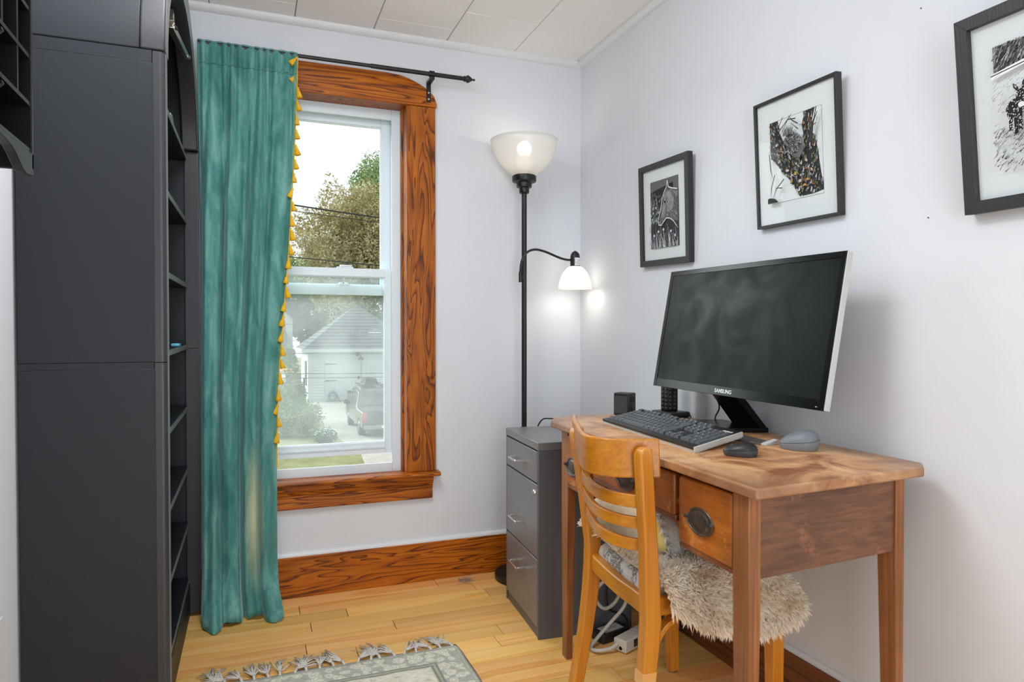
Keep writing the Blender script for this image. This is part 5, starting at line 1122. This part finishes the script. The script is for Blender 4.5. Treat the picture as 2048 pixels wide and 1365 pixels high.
MB().tube([(gx + 3.3, gy - .05, GZ + 3.2), (gx + 3.35, gy - .35, GZ + 3.25), (gx + 3.4, gy - .45, GZ + 3.05)], .035, 8).lathe([(0, 0), (.10, -.02), (.22, -.22), (.20, -.22), (0, -.1)], (gx + 3.4, gy - .45, GZ + 3.05), 16).box(gx + 3.12, gx + 3.32, gy - .1, gy, GZ + 3.1, GZ + 3.35).build('yard_light', OM['iron'], ga)
MB().box(gx - .09, gx - .03, gy + 1.6, gy + 2.6, GZ + 1.0, GZ + 2.7).build('shutter', plain('dark green shutter', rgb(70, 96, 92), .7), ga)
# hose reel and pot by the garage doors
hr = thing('hose_reel', 'blue grey garden hose reel standing at the garage doors outside', 'hose reel', (gx + 1.5, gy - .6, GZ + .035))
L = hr.location
MB().lathe([(.20, -.1), (.34, -.1), (.36, 0), (.34, .1), (.20, .1), (.18, 0)], (L.x, L.y, L.z + .38), 20, axis='y', close=True).build('hose', OM['hose'], hr, smooth=True)
MB().tube([(L.x - .4, L.y - .15, L.z), (L.x - .25, L.y - .15, L.z + .4), (L.x + .3, L.y - .15, L.z + .42), (L.x + .45, L.y - .15, L.z)], .03, 6).build('stand', OM['iron'], hr)
pt = thing('watering_can', 'small grey watering can on the driveway by the garage door outside', 'watering can', (gx + 3.0, gy - .5, GZ + .035)); L = pt.location
MB().lathe([(0, 0), (.2, 0), (.2, .34), (.14, .38), (0, .38)], L, 14).build('body', OM['hose'], pt); MB().tube([(L.x + .18, L.y, L.z + .1), (L.x + .45, L.y, L.z + .48)], .035, 6).build('spout', OM['hose'], pt)
# vehicles
def car(o, x0, W, y0, prof, width_in, paint, glassband, wheels, wr):
    # prof: side outline (y forward, z) ; extruded over the width with tumblehome above the belt line
    belt = glassband
    def ring(x, ins): return [(x + ins * (1 if z > belt else 0) * min(1, (z - belt) / .5), y0 + y, GZ + z) for y, z in prof]
    L_, R_ = ring(x0, width_in), ring(x0 + W, -width_in); n = len(prof); b = MB()
    b.add(L_ + R_, [list(range(n))[::-1], list(range(n, 2 * n))] + [(i, (i + 1) % n, n + (i + 1) % n, n + i) for i in range(n)])
    b.build('body', paint, o, bev=.04, seg=2)
    for wy in wheels:
        for xx, s in ((x0 + .02, 1), (x0 + W - .02, -1)):
            MB().lathe([(0, 0), (wr * .62, 0), (wr * .66, -.02 * s), (wr, -.02 * s), (wr, .24 * s), (0, .24 * s)], (xx, y0 + wy, GZ + wr + .03), 24, axis='x').build('wheel', OM['tyre'], o, smooth='auto')
            MB().lathe([(0, -.03 * s), (wr * .6, -.025 * s), (wr * .62, 0)], (xx, y0 + wy, GZ + wr + .03), 20, axis='x').build('rim', OM['rim'], o, smooth=True)
tk = thing('pickup_truck', 'black pickup truck parked on the driveway, nearest vehicle outside', 'truck', (4.1, 30.5, GZ))
TX, TY = 3.10, 27.5
car(tk, TX, 2.0, TY, [(0, .55), (.02, 1.16), (1.80, 1.18), (1.82, 1.22), (2.0, 1.24), (2.35, 1.86), (3.2, 1.92), (3.9, 1.84), (4.5, 1.28), (5.6, 1.16), (5.75, .60), (5.6, .45), (.2, .45)], .18, OM['black'], 1.2, (1.15, 4.75), .40)
MB().box(TX + .12, TX + 1.88, TY + .10, TY + 1.70, GZ + 1.172, GZ + 1.20).build('bed_cover', OM['tyre'], tk)
MB().prism([(TX + .26, TY + 1.99, GZ + 1.30), (TX + 1.74, TY + 1.99, GZ + 1.30), (TX + 1.68, TY + 2.28, GZ + 1.78), (TX + .32, TY + 2.28, GZ + 1.78)], (0, -.02, .012)).build('rear_window', OM['glassd'], tk)
for k, (ya, yb) in enumerate(((2.35, 3.05), (3.15, 4.15))): MB().prism([(TX + .02, TY + ya, GZ + 1.26), (TX + .02, TY + yb, GZ + 1.26), (TX + .155, TY + min(yb, 3.85), GZ + 1.76), (TX + .155, TY + ya + .12, GZ + 1.76)], (-.012, 0, .004)).build('side_window', OM['glassd'], tk)
for xx in (TX - .01, TX + 1.80): MB().box(xx, xx + .21, TY - .02, TY + .14, GZ + .74, GZ + 1.14).build('tail_lamp', OM['red'], tk, bev=.02)
MB().box(TX + .25, TX + 1.75, TY - .015, TY + .02, GZ + .62, GZ + 1.10).build('tailgate', OM['black'], tk, bev=.02)
MB().box(TX + .05, TX + 1.95, TY - .16, TY + .05, GZ + .42, GZ + .60).build('bumper', OM['rim'], tk, bev=.03)
MB().box(TX + .82, TX + 1.18, TY - .17, TY - .155, GZ + .46, GZ + .58).build('number_plate', OM['white'], tk)
MB().box(TX - .32, TX - .04, TY + 3.75, TY + 3.95, GZ + 1.2, GZ + 1.42).box(TX - .08, TX + .06, TY + 3.8, TY + 3.86, GZ + 1.22, GZ + 1.28).build('wing_mirror', OM['black'], tk, bev=.03)
sv = thing('estate_car', 'dark estate car with roof box parked beyond the pickup truck outside', 'car', (5.1, 38.5, GZ))
SX, SY = 4.15, 36.2
car(sv, SX, 1.85, SY, [(0, .5), (.05, 1.0), (.35, 1.50), (1.2, 1.60), (2.6, 1.58), (3.4, 1.05), (4.6, .92), (4.8, .55), (4.6, .35), (.2, .35)], .2, plain('dark blue grey paint', rgb(62, 70, 76), .25, coat=.6), 1.0, (.95, 3.9), .34)
MB().prism([(SX + .28, SY + .06, GZ + 1.06), (SX + 1.57, SY + .06, GZ + 1.06), (SX + 1.5, SY + .30, GZ + 1.45), (SX + .35, SY + .30, GZ + 1.45)], (0, -.02, .01)).build('rear_window', OM['glassd'], sv)
for ya, yb in ((.5, 1.45), (1.55, 2.9)): MB().prism([(SX + .03, SY + ya, GZ + 1.06), (SX + .03, SY + yb, GZ + 1.06), (SX + .17, SY + min(yb, 2.55), GZ + 1.48), (SX + .17, SY + ya + .05, GZ + 1.48)], (-.012, 0, .004)).build('side_window', OM['glassd'], sv)
for xx in (SX + .02, SX + 1.65): MB().box(xx, xx + .18, SY - .01, SY + .12, GZ + .85, GZ + 1.25).build('tail_lamp', OM['red'], sv, bev=.02)
MB().box(SX - .22, SX, SY + 2.75, SY + 2.9, GZ + 1.02, GZ + 1.2).build('wing_mirror', OM['black'], sv, bev=.02)
b = MB()
for xx in (SX + .3, SX + 1.5): b.box(xx, xx + .05, SY + .5, SY + 2.5, GZ + 1.62, GZ + 1.66)
for yy in (SY + .7, SY + 2.1): b.box(SX + .15, SX + 1.7, yy, yy + .07, GZ + 1.66, GZ + 1.70)
b.build('roof_rack', OM['iron'], sv)
rbx = tag(MB().hexa([(SX + .45, SY + .4, GZ + 1.70), (SX + 1.25, SY + .4, GZ + 1.70), (SX + 1.25, SY + 2.4, GZ + 1.70), (SX + .45, SY + 2.4, GZ + 1.70)], [(SX + .55, SY + .6, GZ + 2.06), (SX + 1.15, SY + .6, GZ + 2.06), (SX + 1.15, SY + 2.1, GZ + 2.02), (SX + .55, SY + 2.1, GZ + 2.02)]).build('roof_box', OM['tyre'], bev=.08, seg=3), 'grey black roof box carried on top of the estate car outside', 'roof box')
wc = thing('white_car', 'white saloon car parked left of the garage outside', 'car', (.5, 60, GZ))
car(wc, -.6, 1.8, 56.5, [(0, .5), (.05, .98), (.7, 1.05), (1.3, 1.72), (2.8, 1.78), (3.7, 1.10), (4.7, .95), (4.8, .5), (4.6, .35), (.2, .35)], .25, OM['white'], 1.1, (.95, 3.8), .34)
MB().prism([(-.25, 57.25, GZ + 1.15), (.85, 57.25, GZ + 1.15), (.75, 57.72, GZ + 1.62), (-.15, 57.72, GZ + 1.62)], (0, -.03, .02)).build('rear_window', OM['glassd'], wc)
# house far left
hs = thing('white_house', 'white gabled house with maroon shutters behind the garden at left outside', 'house', (-1.5, 74, GZ))
MB().prism([(-5.6, 70.5, GZ), (2.5, 70.5, GZ), (2.5, 70.5, 2.5), (-1.55, 70.5, 6.6), (-5.6, 70.5, 2.5)], (0, 9, 0)).build('wall', OM['siding'], hs)
for s in (1, -1):
    e0 = (-1.55 + s * 4.45, 2.05); MB().prism([(-1.55, 70.1, 6.62), (e0[0], 70.1, e0[1] + .0), (e0[0], 70.1, e0[1] + .22), (-1.55, 70.1, 6.9)], (0, 9.6, 0)).build('roof', OM['siding'] if 0 else OM['roof'], hs)
w_ = MB().box(.75, 1.45, 70.40, 70.5, .9, 2.2).build('window', OM['glassd'], hs)
MB().box(.70, .76, 70.36, 70.45, .85, 2.25).box(1.44, 1.5, 70.36, 70.45, .85, 2.25).box(.7, 1.5, 70.36, 70.45, 2.2, 2.28).box(.7, 1.5, 70.36, 70.45, 1.5, 1.57).box(1.07, 1.12, 70.36, 70.45, .9, 2.2).build('window_frame', OM['white'], w_)
for x0 in (.40, 1.52): MB().box(x0, x0 + .28, 70.38, 70.48, .85, 2.25).build('shutter', OM['maroon'], hs)
MB().hexa([(-5.6, 67.6, -.3), (1.9, 67.6, -.3), (1.9, 70.5, -.1), (-5.6, 70.5, -.1)], [(-5.6, 67.6, -.1), (1.9, 67.6, -.1), (1.9, 70.5, 1.1), (-5.6, 70.5, 1.1)]).build('porch_roof', OM['roof'], hs)
MB().box(-5.6, 1.3, 68.0, 70.5, GZ, -.3).build('porch_wall', OM['cream'], hs)
# iron fence with pickets beside the garage
fn = thing('iron_fence', 'black iron garden fence with pickets left of the garage outside', 'fence', (0, 43.6, GZ))
MB().box(-6, 1.75, 43.58, 43.62, GZ + 1.42, GZ + 1.47).box(-6, 1.75, 43.58, 43.62, GZ + .2, GZ + .25).build('rail', OM['iron'], fn)
for i in range(24): x = -5.8 + i * .32; MB().box(x - .012, x + .012, 43.59, 43.61, GZ, GZ + 1.55).build('picket', OM['iron'], fn)
MB().box(1.70, 1.80, 43.55, 43.65, GZ, GZ + 1.7).box(-6.05, -5.95, 43.55, 43.65, GZ, GZ + 1.7).build('post', OM['iron'], fn)
# planting
def crown(name, c, r, n, size, mat, parent, seed, flat=.0, hole=.25):
    r_ = random.Random(seed); V = []; F = []
    while len(F) < n:
        d = Vector((r_.gauss(0, 1), r_.gauss(0, 1), r_.gauss(0, 1))).normalized(); k = r_.random() ** .35
        nn = noise.noise(d * 2.2 + Vector((seed, 0, 0))) * .35 + noise.noise(d * 6 + Vector((0, seed, 0))) * .18
        k *= .82 + nn
        p = Vector((c[0] + d.x * r[0] * k, c[1] + d.y * r[1] * k, c[2] + d.z * r[2] * k))
        if noise.noise(p * (1.6 / max(size, .2)) * .2) < -hole: continue
        a = Vector((r_.gauss(0, 1), r_.gauss(0, 1), r_.gauss(0, 1))).normalized(); b_ = a.cross(Vector((r_.gauss(0, 1), r_.gauss(0, 1), r_.gauss(0, 1)))).normalized(); s = size * r_.uniform(.5, 1.2)
        i = len(V); V += [tuple(p - a * s), tuple(p + b_ * s * .5), tuple(p + a * s), tuple(p - b_ * s * .5)]; F.append((i, i + 1, i + 2, i + 3))
    me = bpy.data.meshes.new(name); me.from_pydata(V, [], F); me.materials.append(mat); o = bpy.data.objects.new(name, me); COL.objects.link(o)
    o.parent = parent; o.matrix_parent_inverse = Matrix.Translation(-parent.location); o['kind'] = 'stuff'; return o
def tree(name, label, base, h, c, r, n, size, mat, seed, group=None):
    t = thing(name, label, 'tree', base, group)
    b = MB().tube([base, (base[0] + .1, base[1], base[2] + h * .4), (c[0], c[1], c[2])], [h * .022, h * .017, h * .008], 10)
    for k in range(5):
        a_ = k * 1.3; b.tube([(base[0], base[1], base[2] + h * (.3 + .07 * k)), (c[0] + r[0] * .55 * math.cos(a_), c[1] + r[1] * .5 * math.sin(a_), c[2] + r[2] * (.1 * k - .1))], [h * .010, h * .003], 6)
    b.build('trunk', OM['trunk'], t); crown('foliage', c, r, n, size, mat, t, seed); return t
tree('big_tree', 'large olive brown leafy tree rising behind the garage roof outside', (9.0, 66, GZ), 20, (9.0, 66, 9.2), (7.6, 5, 8.2), 42000, .17, LM['olive'], 1)
tree('green_tree', 'bright green tree top showing above the large olive tree outside', (16.6, 96, GZ), 28, (16.1, 96, 21.2), (5.4, 4, 6.4), 12000, .22, LM['green'], 2)
tree('yard_tree', 'green tree with its lower left boughs left of the olive tree outside', (6.6, 74, GZ), 14, (6.4, 74, 7.6), (4.0, 4, 4.2), 12000, .18, LM['green'], 3)
tree('distant_tree', 'small distant green tree at the far left above the sash rail outside', (3.2, 100, GZ), 14, (2.7, 100, 9.5), (3.4, 3, 3.4), 3500, .32, LM['green'], 4)
tree('shade_tree', 'dark green shade tree behind the white house roof outside', (6.5, 84, GZ), 12, (6.2, 84, 3.8), (9.0, 4, 4.6), 12000, .36, LM['dark'], 5)
tree('spruce_tree', 'dark tree behind the right side of the garage roof outside', (14.5, 60, GZ), 14, (14.5, 60, 2.8), (5.5, 3.5, 5.0), 9000, .30, LM['dark'], 6)
def bush(name, label, c, r, n, size, mat, seed, group=None):
    t = thing(name, label, 'bush', (c[0], c[1], GZ), group); b = MB()
    for k in range(5): b.tube([(c[0] + .1 * math.cos(k), c[1] + .1 * math.sin(k), GZ), (c[0] + r[0] * .5 * math.cos(k * 1.3), c[1] + r[1] * .5 * math.sin(k * 1.3), c[2] + r[2] * .3)], [.03, .012], 5)
    b.build('stems', OM['trunk'], t); crown('foliage', c, r, n, size, mat, t, seed, hole=.5); return t
bush('garden_bush', 'rounded green bush at the edge of the driveway, nearest the window outside', (.35, 29.5, GZ + .75), (1.5, 1.3, 1.05), 7000, .07, LM['bush'], 11)
bush('garden_bush', 'tall loose green bush behind the rounded bush left of the driveway outside', (-.6, 34, GZ + 1.0), (1.9, 1.5, 1.5), 7000, .08, LM['bush'], 12)
bush('garden_bush', 'dark green shrub against the iron fence post outside', (1.2, 42.6, GZ + .7), (.8, .7, 1.0), 3000, .08, LM['dark'], 13)
bush('garden_bush', 'narrow upright green shrub in front of the white house outside', (1.7, 64, GZ + 1.7), (1.0, 1.0, 2.0), 4500, .16, LM['green'], 14)
kp_ = bush('garden_bush', 'low dark plant with white flowers at the driveway kerb outside', (1.45, 26.9, GZ + .3), (.6, .5, .42), 2200, .055, LM['dark'], 15)
b = MB()
for k in range(40): p = Vector((1.42 + rnd.gauss(0, .25), 26.6 + rnd.gauss(0, .15), GZ + .52 + rnd.uniform(-.15, .15))); b.lathe([(0, 0), (.035, .01), (0, .03)], p, 6)
b.build('white_blossoms', OM['white'], kp_)['kind'] = 'stuff'
b = MB()
for k in range(26): p = Vector((.45 + rnd.gauss(0, .3), 46.5 + rnd.gauss(0, .2), GZ + 2.0 + rnd.uniform(-.18, .18))); b.lathe([(0, 0), (.12, .03), (0, .08)], p, 6)
b.tube([(.45, 46.5, GZ), (.45, 46.5, GZ + 1.9)], .04, 6)
tag(b.build('yellow_flowers', OM['yel']), 'bunch of yellow flowers beyond the iron fence outside', 'flowers', kind='stuff')
# overhead wires
wires = [((-9, 22.0, 6.55), (12, 24.0, 5.05), .028, 'upper thick utility wire crossing the tree outside, topmost of all'), ((-9, 22.2, 6.30), (12, 24.2, 4.98), .014, 'thin utility wire just below the topmost thick wire outside'), ((-9, 22.4, 4.55), (12, 24.4, 3.45), .020, 'utility wire crossing just above the middle sash rail outside'), ((-9, 23.0, 1.95), (12, 25.0, 1.20), .012, 'thin wire crossing the dark trees above the garage roof outside'), ((-9, 23.0, .68), (12, 25.0, .35), .012, 'thin wire crossing the garage roof outside'), ((-9, 23.0, -.02), (12, 25.0, -.48), .016, 'wire crossing the garage doors, upper of the pair outside'), ((-9, 23.2, -.22), (12, 25.2, -.62), .014, 'wire crossing the garage doors, lower of the pair outside')]
for p0, p1, r, lab in wires:
    p0, p1 = Vector(p0), Vector(p1); pts = [p0.lerp(p1, t / 20) - Vector((0, 0, .25 * (1 - (2 * t / 20 - 1) ** 2))) for t in range(21)]
    tag(MB().tube(pts, r, 6).build('utility_wire', OM['iron']), lab, 'wire', 'overhead utility wires')
